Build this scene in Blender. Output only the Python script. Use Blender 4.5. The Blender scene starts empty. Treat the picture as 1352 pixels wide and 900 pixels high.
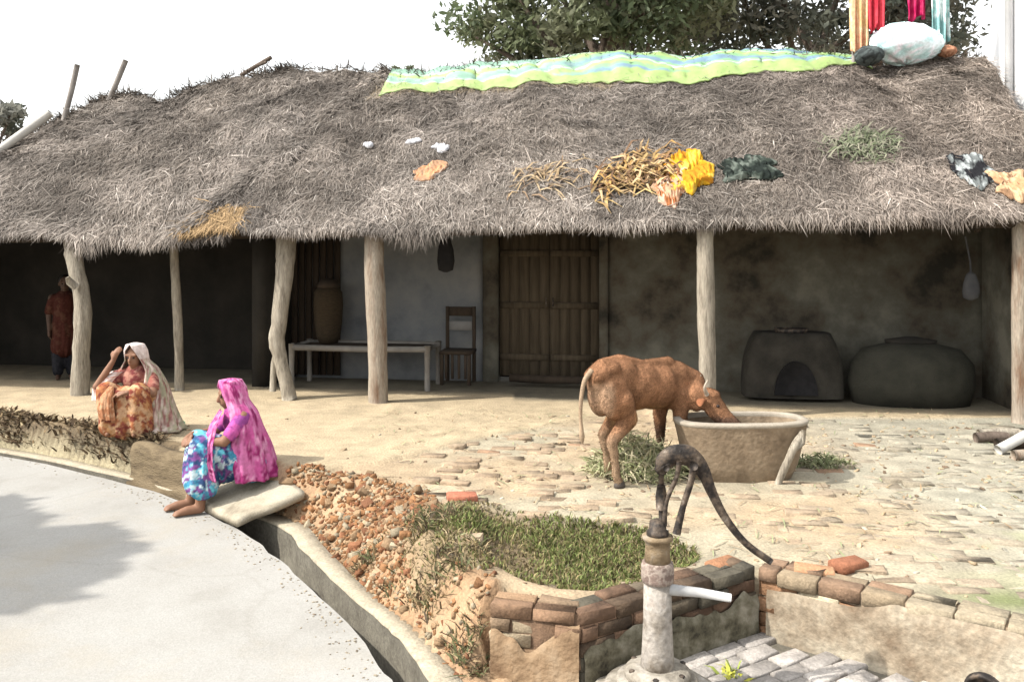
import bpy, bmesh, math, random
import numpy as np
from mathutils import Vector, Matrix
random.seed(7)
RNG = np.random.default_rng(11)
S = bpy.context.scene
COL = S.collection
F = 1127.0; HZ = 330.0; CH = 1.9          # focal length in photo pixels, horizon row, eye height
def P(u, v, Y): return Vector(((u-676)/F*Y, Y, CH-(v-HZ)/F*Y))
def G(u, v, z=0.0):
    Y = (CH-z)*F/(v-HZ)
    return Vector(((u-676)/F*Y, Y, z))
# house frame: s along the front, t to the back
EX, EY = 0.9895, -0.1445
def H(s, t, z=0.0):
    return Vector((s*EX + t*0.1445, 10.33 + s*EY + t*0.9895, z))
def Hn(s, t, z):
    return np.stack([s*EX+t*0.1445, 10.33+s*EY+t*0.9895, z], -1)

# ------------------------------------------------------------------ noise
def _h(ix, iy, seed):
    n = (ix.astype(np.int64)*374761393 + iy.astype(np.int64)*668265263 + int(seed*10)*97463477) & 0xFFFFFFFF
    n = ((n ^ (n >> 13))*1274126177) & 0xFFFFFFFF
    n = n ^ (n >> 16)
    return (n & 0xFFFFFF)/float(0xFFFFFF)
def vnoise(x, y, seed=0):
    x = np.asarray(x, float); y = np.asarray(y, float)
    ix = np.floor(x); iy = np.floor(y); fx = x-ix; fy = y-iy
    fx = fx*fx*(3-2*fx); fy = fy*fy*(3-2*fy)
    a = _h(ix, iy, seed); b = _h(ix+1, iy, seed); c = _h(ix, iy+1, seed); d = _h(ix+1, iy+1, seed)
    return (a*(1-fx)+b*fx)*(1-fy)+(c*(1-fx)+d*fx)*fy
def fbm(x, y, seed=0, o=4):
    r = 0; a = .5; tot = 0
    for i in range(o):
        r = r + a*vnoise(np.asarray(x)*2**i, np.asarray(y)*2**i, seed+i*17); tot += a; a *= .5
    return r/tot
def smooth(t): t = np.clip(t, 0, 1); return t*t*(3-2*t)

# ------------------------------------------------------------------ mesh building
class MB:
    def __init__(s): s.v = []; s.q = []; s.t = []; s.n = []; s.c = []; s.k = 0
    def add(s, v, quads=None, tris=None, col=None, ngons=None):
        v = np.asarray(v, float).reshape(-1, 3); s.v.append(v)
        if quads is not None and len(quads): s.q.append(np.asarray(quads, int)+s.k)
        if tris is not None and len(tris): s.t.append(np.asarray(tris, int)+s.k)
        if ngons:
            for g in ngons: s.n.append([i+s.k for i in g])
        c = np.ones((len(v), 3)) if col is None else np.broadcast_to(np.asarray(col, float), (len(v), 3))
        s.c.append(c); s.k += len(v); return s
    def build(s, name, mat, parent=None, loc=None, shade=False):
        v = np.concatenate(s.v); c = np.concatenate(s.c)
        off = Vector(parent['_o']) if parent is not None else (Vector(loc) if loc is not None else Vector((0, 0, 0)))
        v = v - np.array(off)
        me = bpy.data.meshes.new(name)
        q = np.concatenate(s.q) if s.q else np.zeros((0, 4), int)
        t = np.concatenate(s.t) if s.t else np.zeros((0, 3), int)
        nl = [len(g) for g in s.n]
        loops = np.concatenate([q.ravel(), t.ravel()]+[np.array(g) for g in s.n]).astype(np.int32)
        tot = np.concatenate([np.full(len(q), 4), np.full(len(t), 3), np.array(nl, int)]).astype(np.int32)
        st = np.concatenate([[0], np.cumsum(tot)[:-1]]).astype(np.int32)
        me.vertices.add(len(v)); me.vertices.foreach_set('co', v.astype(np.float32).ravel())
        me.loops.add(len(loops)); me.loops.foreach_set('vertex_index', loops)
        me.polygons.add(len(tot)); me.polygons.foreach_set('loop_start', st); me.polygons.foreach_set('loop_total', tot)
        if shade: me.polygons.foreach_set('use_smooth', np.ones(len(tot), bool))
        me.update(calc_edges=True); me.validate()
        ca = me.color_attributes.new('Col', 'FLOAT_COLOR', 'POINT')
        ca.data.foreach_set('color', np.concatenate([c, np.ones((len(c), 1))], 1).astype(np.float32).ravel())
        return link(name, me, mat, parent, off)
def link(name, me, mat, parent=None, off=(0, 0, 0)):
    o = bpy.data.objects.new(name, me); COL.objects.link(o)
    if mat is not None: me.materials.append(mat)
    if parent is not None:
        o.parent = parent; o['_o'] = list(parent['_o'])
    else:
        o.location = off; o['_o'] = list(off)
    return o
def tag(o, label, cat, group=None):
    o['label'] = label; o['category'] = cat
    if group: o['group'] = group
    return o
def thing(name, loc, label, cat, group=None):
    o = bpy.data.objects.new(name, None); COL.objects.link(o)
    o.location = loc; o['_o'] = list(loc); o.empty_display_size = .1
    return tag(o, label, cat, group)
def structure(o): o['kind'] = 'structure'; return o
def stuff(o): o['kind'] = 'stuff'; return o

def grid_faces(nu, nv, wrap=False):
    i = np.arange(nu-1)[:, None]; m = nv if wrap else nv-1
    j = np.arange(m)[None, :]; j2 = (j+1) % nv
    return np.stack([i*nv+j, (i+1)*nv+j, (i+1)*nv+j2, i*nv+j2], -1).reshape(-1, 4)
def add_tube(mb, pts, rad, n=10, col=None, rough=0, seed=0, squash=1.0):
    pts = [Vector(p) for p in pts]; m = len(pts)
    rad = list(rad) if hasattr(rad, '__len__') else [rad]*m
    up = Vector((0, 0, 1)); V = []
    for i, p in enumerate(pts):
        d = (pts[min(i+1, m-1)]-pts[max(i-1, 0)]).normalized()
        if i == 0:
            a = up if abs(d.z) < .9 else Vector((0, 1, 0)); x = d.cross(a).normalized()
        else:
            x = (x-d*x.dot(d)).normalized()
        y = x.cross(d).normalized()
        for k in range(n):
            th = 2*math.pi*k/n
            r = rad[i]
            if rough: r *= 1+rough*(float(vnoise(k*.9+seed, i*.8, seed))-.5)*2
            V.append(p + x*math.cos(th)*r + y*math.sin(th)*r*squash)
    f = grid_faces(m, n, True)[:, ::-1]
    mb.add([tuple(v) for v in V], f, None, col, [list(range(n)), list(range((m-1)*n, m*n))[::-1]])
def add_box(mb, c, size, ang=0, col=None, bev=0.0, tilt=None, rgh=0.0):
    hx, hy, hz = size[0]/2, size[1]/2, size[2]/2
    if bev > 0:
        b = bev
        lv = []
        for z, i in ((-hz, b), (-hz+b, 0), (hz-b, 0), (hz, b)):
            for x, y in ((-1, -1), (1, -1), (1, 1), (-1, 1)):
                lv.append((x*(hx-i), y*(hy-i), z))
        v = np.array(lv); q = []
        for k in range(3):
            for j in range(4): q.append((k*4+j, k*4+(j+1) % 4, k*4+4+(j+1) % 4, k*4+4+j))
        q += [(3, 2, 1, 0), (12, 13, 14, 15)]
    else:
        v = np.array([(x*hx, y*hy, z*hz) for z in (-1, 1) for x, y in ((-1, -1), (1, -1), (1, 1), (-1, 1))])
        q = [(0, 1, 5, 4), (1, 2, 6, 5), (2, 3, 7, 6), (3, 0, 4, 7), (3, 2, 1, 0), (4, 5, 6, 7)]
    if tilt is not None:
        R = np.array(Matrix.Rotation(tilt[0], 3, 'X') @ Matrix.Rotation(tilt[1], 3, 'Y')); v = v @ R.T
    if rgh: v = v+RNG.normal(0, rgh, v.shape)
    ca, sa = math.cos(ang), math.sin(ang)
    v = np.stack([v[:, 0]*ca-v[:, 1]*sa, v[:, 0]*sa+v[:, 1]*ca, v[:, 2]], -1)+np.array(c)
    mb.add(v, q, None, col)
def add_lathe(mb, prof, c, n=24, col=None, ex=1.0, ey=1.0, ang=0, wob=0, cap=True):
    V = []; m = len(prof)
    for i, (r, z) in enumerate(prof):
        for k in range(n):
            th = 2*math.pi*k/n
            rr = r*(1+wob*math.sin(th*3+i*.7))
            x, y = rr*ex*math.cos(th), rr*ey*math.sin(th)
            V.append((c[0]+x*math.cos(ang)-y*math.sin(ang), c[1]+x*math.sin(ang)+y*math.cos(ang), c[2]+z))
    f = grid_faces(m, n, True)[:, ::-1]
    mb.add(V, f, None, col, [list(range(n))[::-1], list(range((m-1)*n, m*n))] if cap else None)
def ribbons(mb, P0, P1, P2, side, w, col):
    n = len(P0); s = side/np.maximum(np.linalg.norm(side, axis=1, keepdims=True), 1e-9)*w[:, None]*.5
    V = np.stack([P0-s, P0+s, P1+s*.9, P1-s*.9, P2], 1).reshape(-1, 3)
    b = np.arange(n)*5
    q = np.stack([b, b+1, b+2, b+3], 1); t = np.stack([b+3, b+2, b+4], 1)
    mb.add(V, q, t, np.repeat(col, 5, 0))
def unit(a): return a/np.maximum(np.linalg.norm(a, axis=-1, keepdims=True), 1e-9)

# ------------------------------------------------------------------ materials
def ramp(nt, cols, lo=.3, hi=.7):
    r = nt.nodes.new('ShaderNodeValToRGB'); e = r.color_ramp.elements
    while len(e) > 1: e.remove(e[-1])
    for i, c in enumerate(cols):
        p = lo+(hi-lo)*i/max(1, len(cols)-1)
        x = e[0] if i == 0 else e.new(p)
        x.position = p; x.color = (*c, 1)
    return r
def mat(name, cols=None, scale=6, detail=8, rough=.9, bump=.0, bscale=60, attr=False, stretch=(1, 1, 1), spec=.25, lo=.3, hi=.7, amp=(.72, 1.28), metal=0, fine=None, trans=0, bdist=.02):
    m = bpy.data.materials.new(name); m.use_nodes = True; nt = m.node_tree
    b = nt.nodes['Principled BSDF']; L = nt.links.new
    b.inputs['Roughness'].default_value = rough; b.inputs['Specular IOR Level'].default_value = spec; b.inputs['Metallic'].default_value = metal
    tc = nt.nodes.new('ShaderNodeTexCoord'); mp = nt.nodes.new('ShaderNodeMapping'); mp.inputs['Scale'].default_value = stretch
    L(tc.outputs['Object'], mp.inputs['Vector'])
    nz = nt.nodes.new('ShaderNodeTexNoise'); nz.inputs['Scale'].default_value = scale; nz.inputs['Detail'].default_value = detail; nz.inputs['Roughness'].default_value = .62
    L(mp.outputs[0], nz.inputs['Vector'])
    if attr:
        a = nt.nodes.new('ShaderNodeAttribute'); a.attribute_name = 'Col'
        mr = nt.nodes.new('ShaderNodeMapRange'); mr.inputs[1].default_value = .3; mr.inputs[2].default_value = .7; mr.inputs[3].default_value = amp[0]; mr.inputs[4].default_value = amp[1]
        L(nz.outputs[0], mr.inputs[0])
        vm = nt.nodes.new('ShaderNodeVectorMath'); vm.operation = 'SCALE'
        L(a.outputs['Color'], vm.inputs[0]); L(mr.outputs[0], vm.inputs['Scale']); out = vm.outputs[0]
    else:
        r = ramp(nt, cols, lo, hi); L(nz.outputs[0], r.inputs[0]); out = r.outputs[0]
    if fine:
        n2 = nt.nodes.new('ShaderNodeTexNoise'); n2.inputs['Scale'].default_value = fine[0]; n2.inputs['Detail'].default_value = 4
        L(mp.outputs[0], n2.inputs['Vector'])
        m2 = nt.nodes.new('ShaderNodeMapRange'); m2.inputs[1].default_value = .3; m2.inputs[2].default_value = .7; m2.inputs[3].default_value = fine[1]; m2.inputs[4].default_value = fine[2]
        L(n2.outputs[0], m2.inputs[0])
        v2 = nt.nodes.new('ShaderNodeVectorMath'); v2.operation = 'SCALE'; L(out, v2.inputs[0]); L(m2.outputs[0], v2.inputs['Scale']); out = v2.outputs[0]
    L(out, b.inputs['Base Color'])
    if bump:
        nb = nt.nodes.new('ShaderNodeTexNoise'); nb.inputs['Scale'].default_value = bscale; nb.inputs['Detail'].default_value = 6
        L(mp.outputs[0], nb.inputs['Vector'])
        bp = nt.nodes.new('ShaderNodeBump'); bp.inputs['Strength'].default_value = bump; bp.inputs['Distance'].default_value = bdist
        L(nb.outputs[0], bp.inputs['Height']); L(bp.outputs[0], b.inputs['Normal'])
    if trans:
        mx = nt.nodes.new('ShaderNodeMixShader'); tr = nt.nodes.new('ShaderNodeBsdfTranslucent')
        mx.inputs[0].default_value = trans; L(out, tr.inputs['Color'])
        L(b.outputs[0], mx.inputs[1]); L(tr.outputs[0], mx.inputs[2]); L(mx.outputs[0], nt.nodes['Material Output'].inputs['Surface'])
    return m

M = {}
M['yard'] = mat('yard_soil', attr=True, scale=3.5, detail=10, amp=(.78, 1.2), bump=.5, bscale=45, fine=(55, .8, 1.2))
M['ground'] = mat('far_soil', [(.25, .2, .13), (.36, .29, .19)], scale=.4, bump=.2)
M['concrete'] = mat('road_concrete', [(.245, .236, .216), (.272, .264, .244), (.284, .277, .258), (.296, .289, .270)], scale=.9, detail=14, bump=.2, bscale=90, fine=(70, .91, 1.07), lo=.36, hi=.64, rough=.85)
def road_wear(m):
    nt = m.node_tree; L = nt.links.new; b = nt.nodes['Principled BSDF']; src = b.inputs['Base Color'].links[0].from_socket
    tc = nt.nodes.new('ShaderNodeTexCoord'); nz = nt.nodes.new('ShaderNodeTexNoise'); nz.inputs['Scale'].default_value = 2.2; nz.inputs['Detail'].default_value = 6
    L(tc.outputs['Object'], nz.inputs['Vector']); ad = nt.nodes.new('ShaderNodeVectorMath'); ad.operation = 'MULTIPLY_ADD'; ad.inputs[1].default_value = (.5, .5, 0); L(nz.outputs['Color'], ad.inputs[0]); L(tc.outputs['Object'], ad.inputs[2])
    vo = nt.nodes.new('ShaderNodeTexVoronoi'); vo.feature = 'DISTANCE_TO_EDGE'; vo.inputs['Scale'].default_value = .42; L(ad.outputs[0], vo.inputs['Vector'])
    r = ramp(nt, [(.55, .52, .47), (1, 1, 1)], 0.0, .010); L(vo.outputs['Distance'], r.inputs[0])
    mx = nt.nodes.new('ShaderNodeMix'); mx.data_type = 'RGBA'; mx.blend_type = 'MULTIPLY'; mx.inputs[0].default_value = .16; L(src, mx.inputs[6]); L(r.outputs[0], mx.inputs[7])
    n2 = nt.nodes.new('ShaderNodeTexNoise'); n2.inputs['Scale'].default_value = .55; n2.inputs['Detail'].default_value = 9; n2.inputs['Roughness'].default_value = .7; L(tc.outputs['Object'], n2.inputs['Vector'])
    r2 = ramp(nt, [(0, 0, 0), (.45, .45, .45)], .52, .70); L(n2.outputs[0], r2.inputs[0])
    m2 = nt.nodes.new('ShaderNodeMix'); m2.data_type = 'RGBA'; L(r2.outputs[0], m2.inputs[0]); L(mx.outputs[2], m2.inputs[6]); m2.inputs[7].default_value = (.285, .245, .18, 1)
    L(m2.outputs[2], b.inputs['Base Color'])
road_wear(M['concrete'])
M['slab'] = mat('slab_concrete', [(.20, .17, .125), (.30, .265, .20), (.34, .305, .24)], scale=4, lo=.35, hi=.6, bump=.25, bscale=70, fine=(60, .85, 1.12))
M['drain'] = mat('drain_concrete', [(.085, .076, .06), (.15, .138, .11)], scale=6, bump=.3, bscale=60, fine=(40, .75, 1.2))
M['ledge'] = mat('ledge_concrete', [(.24, .205, .15), (.34, .30, .225)], scale=7, bump=.4, bscale=60, fine=(50, .8, 1.2))
M['brick'] = mat('brick', attr=True, scale=14, amp=(.7, 1.25), bump=.4, bscale=80, fine=(70, .8, 1.15))
M['plaster'] = mat('stained_plaster', [(.12, .085, .055), (.24, .195, .14), (.34, .30, .23)], scale=2.6, detail=10, bump=.5, bscale=35, fine=(30, .75, 1.2), lo=.34, hi=.62)
M['mossy'] = mat('mossy_brick', attr=True, scale=10, amp=(.55, 1.3), bump=.5, bscale=50)
M['thatch'] = mat('thatch', attr=True, scale=18, amp=(.8, 1.2), rough=.95, spec=.1)
M['wood'] = mat('weathered_wood', [(.13, .11, .085), (.245, .215, .17), (.31, .28, .225)], scale=7, stretch=(3, 3, .45), bump=.5, bscale=22, fine=(30, .75, 1.15))
M['wood_brown'] = mat('weathered_wood_brown', [(.13, .075, .045), (.25, .21, .165), (.29, .255, .205)], scale=3, stretch=(3, 3, .5), bump=.5, bscale=22, fine=(30, .75, 1.15))
M['wood_dark'] = mat('dark_wood', [(.022, .016, .011), (.045, .032, .022)], scale=8, stretch=(1, 1, .3), bump=.3)
M['wood_pale'] = mat('pale_wood', [(.14, .13, .115), (.2, .185, .165)], scale=8, bump=.3)
M['plaster_blue'] = mat('blue_grey_plaster', [(.09, .098, .104), (.14, .146, .15), (.18, .18, .175)], scale=2.0, detail=9, bump=.25, bscale=20)
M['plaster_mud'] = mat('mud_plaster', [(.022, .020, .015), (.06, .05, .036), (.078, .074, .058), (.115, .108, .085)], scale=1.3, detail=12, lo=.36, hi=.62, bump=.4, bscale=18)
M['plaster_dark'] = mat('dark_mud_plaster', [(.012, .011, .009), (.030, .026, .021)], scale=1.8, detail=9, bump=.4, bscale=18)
M['door'] = mat('door_wood', [(.05, .038, .024), (.095, .073, .048)], scale=4, stretch=(6, 6, .5), bump=.3)
M['white'] = mat('whitewash', [(.70, .71, .73), (.78, .78, .78)], scale=1.5, bump=.1)
M['pipe'] = mat('grey_pipe', [(.42, .42, .43), (.5, .5, .5)], scale=4)
M['leaf'] = mat('leaf', attr=True, scale=1.2, amp=(.85, 1.15), rough=.6, spec=.3, trans=.5)
M['grass'] = mat('grass_blade', attr=True, scale=3, amp=(.8, 1.2), rough=.7, trans=.2)
M['bark'] = mat('bark', [(.06, .045, .035), (.13, .10, .08)], scale=5, stretch=(3, 3, .5), bump=.6, bscale=15)
M['tarp'] = mat('striped_tarp', attr=True, scale=8, amp=(.88, 1.1), rough=.45, spec=.4, bump=.2, bscale=10)
M['cloth'] = mat('cloth', attr=True, scale=26, detail=4, amp=(.78, 1.2), rough=.95, spec=.1, bump=.45, bscale=16)
M['skin'] = mat('brown_skin', [(.17, .085, .05), (.22, .115, .07)], scale=12, rough=.6)
M['hair'] = mat('black_hair', [(.008, .007, .006), (.02, .017, .015)], scale=30, rough=.5)
M['eye'] = mat('eye_dark', [(.02, .015, .012), (.03, .02, .018)], rough=.2)
M['coat'] = mat('calf_coat', attr=True, scale=7, amp=(.7, 1.25), rough=.9, bump=.5, bscale=150, spec=.08, fine=(110, .75, 1.25), bdist=.01)
M['horn'] = mat('horn', [(.24, .20, .15), (.36, .31, .25)], scale=8, rough=.5)
M['hoof'] = mat('hoof', [(.04, .03, .025), (.07, .06, .05)], scale=8, rough=.6)
M['trough'] = mat('trough_cement', [(.11, .08, .052), (.19, .142, .095), (.235, .182, .125)], scale=5, detail=10, bump=.45, bscale=28, fine=(24, .8, 1.15))
M['trough_rim'] = mat('trough_rim_cement', [(.22, .19, .15), (.30, .265, .215)], scale=8, bump=.3, bscale=50)
M['water'] = mat('dark_water', [(.03, .03, .02), (.05, .045, .03)], rough=.15, spec=.5)
M['pump'] = mat('worn_pump_paint', [(.09, .07, .05), (.21, .185, .155), (.29, .265, .235), (.17, .14, .115)], scale=6.5, detail=10, bump=.4, bscale=40, rough=.7, lo=.32, hi=.66, fine=(40, .75, 1.15))
M['pump_rust'] = mat('rusted_iron', [(.10, .07, .04), (.19, .14, .085), (.24, .21, .17)], scale=9, bump=.4, bscale=50, rough=.8)
M['iron'] = mat('black_iron', [(.012, .010, .009), (.030, .025, .022), (.10, .075, .055), (.22, .19, .16)], scale=16, bump=.5, bscale=30, rough=.6, metal=.2, lo=.34, hi=.72)
M['steel'] = mat('pale_spout', [(.30, .30, .30), (.44, .44, .43)], scale=12, rough=.45)
M['cement_base'] = mat('pump_cement', [(.10, .085, .065), (.25, .225, .185), (.34, .315, .28)], scale=9, bump=.5, bscale=35, fine=(30, .75, 1.15))
M['straw'] = mat('dry_straw', attr=True, scale=14, amp=(.8, 1.2))
M['black'] = mat('black_cloth', [(.008, .008, .009), (.018, .017, .018)], scale=14)
M['bamboo'] = mat('grey_bamboo', [(.13, .115, .105), (.24, .22, .2)], scale=9, stretch=(2, 2, .5), bump=.2)
M['white_pole'] = mat('pale_pole', [(.34, .33, .31), (.44, .43, .40)], scale=6)

# ------------------------------------------------------------------ ground levels
def cat(pts, k=8):
    p = [np.array(a, float) for a in pts]; out = []
    for i in range(len(p)-1):
        a = p[max(i-1, 0)]; b = p[i]; c = p[i+1]; d = p[min(i+2, len(p)-1)]
        for j in range(k):
            t = j/k
            out.append(.5*((2*b)+(c-a)*t+(2*a-5*b+4*c-d)*t*t+(-a+3*b-3*c+d)*t**3))
    out.append(p[-1]); return np.array(out)
RDT = [((-30, 19), (-30, 19.3), (-30, 19.5)), ((-12, 11.75), (-12, 11.95), (-12, 12.1)), ((-8, 10.33), (-8, 10.48), (-8, 10.6)), ((-5.63, 9.36), (-5.6, 9.47), (-5.58, 9.56)),
       ((-3.9, 8.34), (-3.82, 8.44), (-3.78, 8.52)), ((-2.95, 7.62), (-2.85, 7.72), (-2.8, 7.80)), ((-2.22, 6.88), (-1.93, 7.0), (-1.82, 7.06)),
       ((-1.80, 6.36), (-1.56, 6.40), (-1.43, 6.40)), ((-1.25, 5.55), (-1.06, 5.56), (-.95, 5.56)), ((-.917, 5.02), (-.70, 5.03), (-.60, 5.03)),
       ((-.64, 4.465), (-.42, 4.465), (-.31, 4.47)), ((-.3, 3.7), (-.06, 3.7), (.06, 3.7)), ((.1, 2.5), (.36, 2.5), (.5, 2.5)), ((.3, 0), (.6, 0), (.8, 0)), ((.3, -12), (.6, -12), (.8, -12))]
RL, DL, TL = [cat([r[i] for r in RDT]) for i in range(3)]
ZR = -.35
UL = np.array([(-30, 19.9), (-12, 12.35), (-8, 10.82), (-5.58, 9.74), (-3.72, 8.64), (-2.72, 7.92), (-2.2, 7.72), (-1.76, 7.36), (-1.2, 7.1), (-.78, 6.75), (-.64, 6.1), (-.50, 5.4), (-.34, 5.1), (-.05, 4.82),
               (.36, 4.56), (.46, 4.59), (1.46, 5.24), (1.56, 5.23), (3.0, 4.12), (6, 1.85), (14, -6)])
CLIFF = 13
def pip(x, y, poly):
    ins = np.zeros(x.shape, bool); n = len(poly)
    for i in range(n):
        x1, y1 = poly[i]; x2, y2 = poly[(i+1) % n]
        if y1 == y2: continue
        c = ((y1 > y) != (y2 > y)) & (x < (x2-x1)*(y-y1)/(y2-y1)+x1)
        ins ^= c
    return ins
def pdist(x, y, pl):
    best = np.full(x.shape, 1e9); idx = np.zeros(x.shape, int)
    for i in range(len(pl)-1):
        a = pl[i]; d = pl[i+1]-a; L2 = d@d
        t = np.clip(((x-a[0])*d[0]+(y-a[1])*d[1])/L2, 0, 1)
        dd = np.hypot(x-a[0]-t*d[0], y-a[1]-t*d[1])
        m = dd < best; best = np.where(m, dd, best); idx = np.where(m, i, idx)
    return best, idx
TPOLY = np.concatenate([TL, [(80, -12), (80, 90), (-30, 90)]])
UPOLY = np.concatenate([UL, [(80, -6), (80, 90), (-30, 90)]])
BED = cat([(-.30, 6.40), (.1, 6.30), (.92, 5.94), (1.22, 5.4), (.55, 4.86), (0, 4.98), (-.28, 5.5), (-.30, 6.40)], 6)
STEP = np.array([(-1.70, 7.42), (-1.1, 7.84), (-.28, 8.74), (.72, 9.62), (1.6, 10.4)])   # edge between smooth yard and brick paving
def paved(x, y):
    yy = np.interp(x, STEP[:, 0], STEP[:, 1], left=7.2, right=9.75)
    return smooth((yy-y)/.06)
def terrain(x, y):
    x = np.asarray(x, float); y = np.asarray(y, float)
    inT = pip(x, y, TPOLY); inU = pip(x, y, UPOLY)
    dT, _ = pdist(x, y, TL); dU, iu = pdist(x, y, UL)
    bank = np.where(inU, 1.0, smooth(dT/np.maximum(dT+dU, 1e-6)))
    cl = np.where(inU, 1.0, np.clip(1-dU/.03, 0, 1))
    f = np.where(iu >= CLIFF, cl, bank)
    z = -.36+.36*f
    inB = pip(x, y, BED); dB, _ = pdist(x, y, BED)
    bed = np.where(inB, smooth(dB/.14), 0)
    z = z - .085*bed*smooth((x+.6)/.5) + .13*np.exp(-((x+.32)**2/.12+(y-5.72)**2/.38))+.03*np.exp(-((x+.2)**2/.2+(y-5.1)**2/.1))
    pv = paved(x, y)
    z = z - .035*pv*inU
    z = z + (fbm(x*1.3, y*1.3, 3)-.5)*.05*f + (fbm(x*6, y*6, 9)-.5)*.022*(.4+.6*pv)
    rub = np.where(~inU & inT & (x > -2.4), 1, 0)
    z = z + rub*(fbm(x*9, y*9, 21)-.5)*.10*np.clip(dT/.15, 0, 1)
    z = np.where((iu >= CLIFF) & ~inU & (x > .0), -.5, z)
    pf = smooth((y-10.3+.146*x)/.25)*(x > -8.5)*(x < 7)*(y < 17)
    z = z*(1-pf*.8)
    return np.where(inT, z, -.95), inT, inU, bed, dU, iu, dT
def gz(x, y): return float(terrain(np.array([x]), np.array([y]))[0][0])

xs = np.concatenate([np.arange(-30, -9, 1.5), np.arange(-9, 8, .045), np.arange(8, 40, 2)])
ys = np.concatenate([np.arange(-12, 3, 1.0), np.arange(3, 12.6, .045), np.arange(12.6, 60, 2.0)])
X, Y = np.meshgrid(xs, ys, indexing='ij')
Z, inT, inU, bed, dU, iu, dT = terrain(X.ravel(), Y.ravel())
x, y = X.ravel(), Y.ravel()
dirt = np.array([.325, .262, .172]); pale = np.array([.29, .255, .185]); tan = np.array([.305, .235, .153]); orange = np.array([.26, .14, .07]); soil = np.array([.18, .135, .08]); grey = np.array([.255, .247, .20])
n1 = fbm(x*.8, y*.8, 40)[:, None]; n2 = fbm(x*2.6, y*2.6, 41)[:, None]; n3 = fbm(x*7, y*7, 43)[:, None]
pv = paved(x, y)[:, None]
c = dirt*(.9+.22*n2)+0*n1
cp = tan*(1-smooth((n1-.35)/.3))+pale*smooth((n1-.35)/.3)
rt = smooth((x-2.2)/1.5)[:, None]; cp = cp*(1-rt*.75)+grey*rt*.75
cp = cp*(.8+.4*n3)
c = c*(1-pv)+cp*pv
rub = ((~inU) & inT & (x > -2.3))[:, None]*1.0
c = c*(1-rub)+rub*(orange*(1-n3)+tan*n3)*(.75+.5*n2)
rl = ((~inU) & inT & (x <= -2.3))[:, None]*1.0
lw = smooth((dT-.03-.05*(n3[:, 0]-.5))/.05)[:, None]
c = c*(1-rl)+rl*((np.array([.085, .062, .037])*(.5+1.0*n3))*lw+np.array([.30, .26, .17])*(1-lw))
le = (inU & (x < -3.2) & (x > -9) & (iu < 6))*smooth((.14+.15*(n3[:, 0]-.5)-dU)/.06); c = c*(1-le[:, None])+np.array([.13, .095, .055])*(.6+.8*n3)*le[:, None]
b2 = bed[:, None]; c = c*(1-b2)+soil*(.7+.6*n3)*b2
gp = (smooth((n2-.52)/.12)*rt*.55)[:, 0]*smooth((6.8-y)/1.5)
c = c*(1-gp[:, None])+np.array([.22, .24, .11])*gp[:, None]
hm = np.exp(-((x+.32)**2/.12+(y-5.72)**2/.38))[:, None]; hm = smooth(hm*1.6); c = c*(1-hm)+soil*(.7+.6*n3)*hm
gp2 = np.exp(-((x-2.75)**2/.10+(y-4.72)**2/.03))[:, None]; c = c*(1-gp2)+np.array([.13, .145, .065])*gp2
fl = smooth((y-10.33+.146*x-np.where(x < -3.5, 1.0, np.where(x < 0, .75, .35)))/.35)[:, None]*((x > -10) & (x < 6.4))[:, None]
c = c*(1-fl)+np.array([.12, .105, .075])*(.8+.4*n2)*fl            # veranda floor: eave shade painted into the soil colour
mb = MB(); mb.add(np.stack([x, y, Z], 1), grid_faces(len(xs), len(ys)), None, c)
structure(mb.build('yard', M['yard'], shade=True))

mb = MB(); g = 900; nn = 13; gx = np.linspace(-g, g, nn); A, B = np.meshgrid(gx, gx, indexing='ij')
mb.add(np.stack([A.ravel(), B.ravel(), np.full(A.size, -1.0)], 1), grid_faces(nn, nn))
structure(mb.build('ground', M['ground']))

# road, with its broken edge standing over the drain
edge = [(a+(vnoise(i*.7, 1, 5)-.5)*.03, b+(vnoise(i*.7, 9, 6)-.5)*.03) for i, (a, b) in enumerate(RL)]
poly = edge+[(-30, -12)]
bm = bmesh.new(); vs = [bm.verts.new((a, b, ZR)) for a, b in poly]; f = bm.faces.new(vs)
if f.normal.z < 0: f.normal_flip()
bmesh.ops.triangulate(bm, faces=[f], ngon_method='EAR_CLIP')
for i in range(len(edge)-1):
    a = vs[i]; b = vs[i+1]; va = bm.verts.new((a.co.x, a.co.y, -.85)); vb = bm.verts.new((b.co.x, b.co.y, -.85))
    bm.faces.new((a, va, vb, b))
bmesh.ops.recalc_face_normals(bm, faces=bm.faces)
me = bpy.data.meshes.new('road'); bm.to_mesh(me); bm.free()
structure(link('road', me, M['concrete']))
# drain: floor and yard-side wall with its ledge
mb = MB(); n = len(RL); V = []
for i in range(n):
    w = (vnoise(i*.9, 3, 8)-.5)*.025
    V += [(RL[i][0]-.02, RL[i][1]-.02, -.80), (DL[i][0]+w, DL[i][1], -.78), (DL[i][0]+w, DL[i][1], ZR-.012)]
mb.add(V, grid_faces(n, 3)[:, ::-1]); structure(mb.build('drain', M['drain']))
mb = MB(); V = []
for i in range(n):
    w = (vnoise(i*.9, 3, 8)-.5)*.025; w2 = (vnoise(i*1.3, 5, 8)-.5)*.03
    V += [(DL[i][0]+w, DL[i][1], ZR-.01), (DL[i][0]+w+.008, DL[i][1], ZR+.006+w2*.3), (TL[i][0]+.03, TL[i][1]+.01, ZR+.012+w2*.3), (TL[i][0]+.14, TL[i][1]+.03, ZR-.2)]
mb.add(V, grid_faces(n, 4)[:, ::-1]); structure(mb.build('drain_ledge', M['ledge']))

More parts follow.
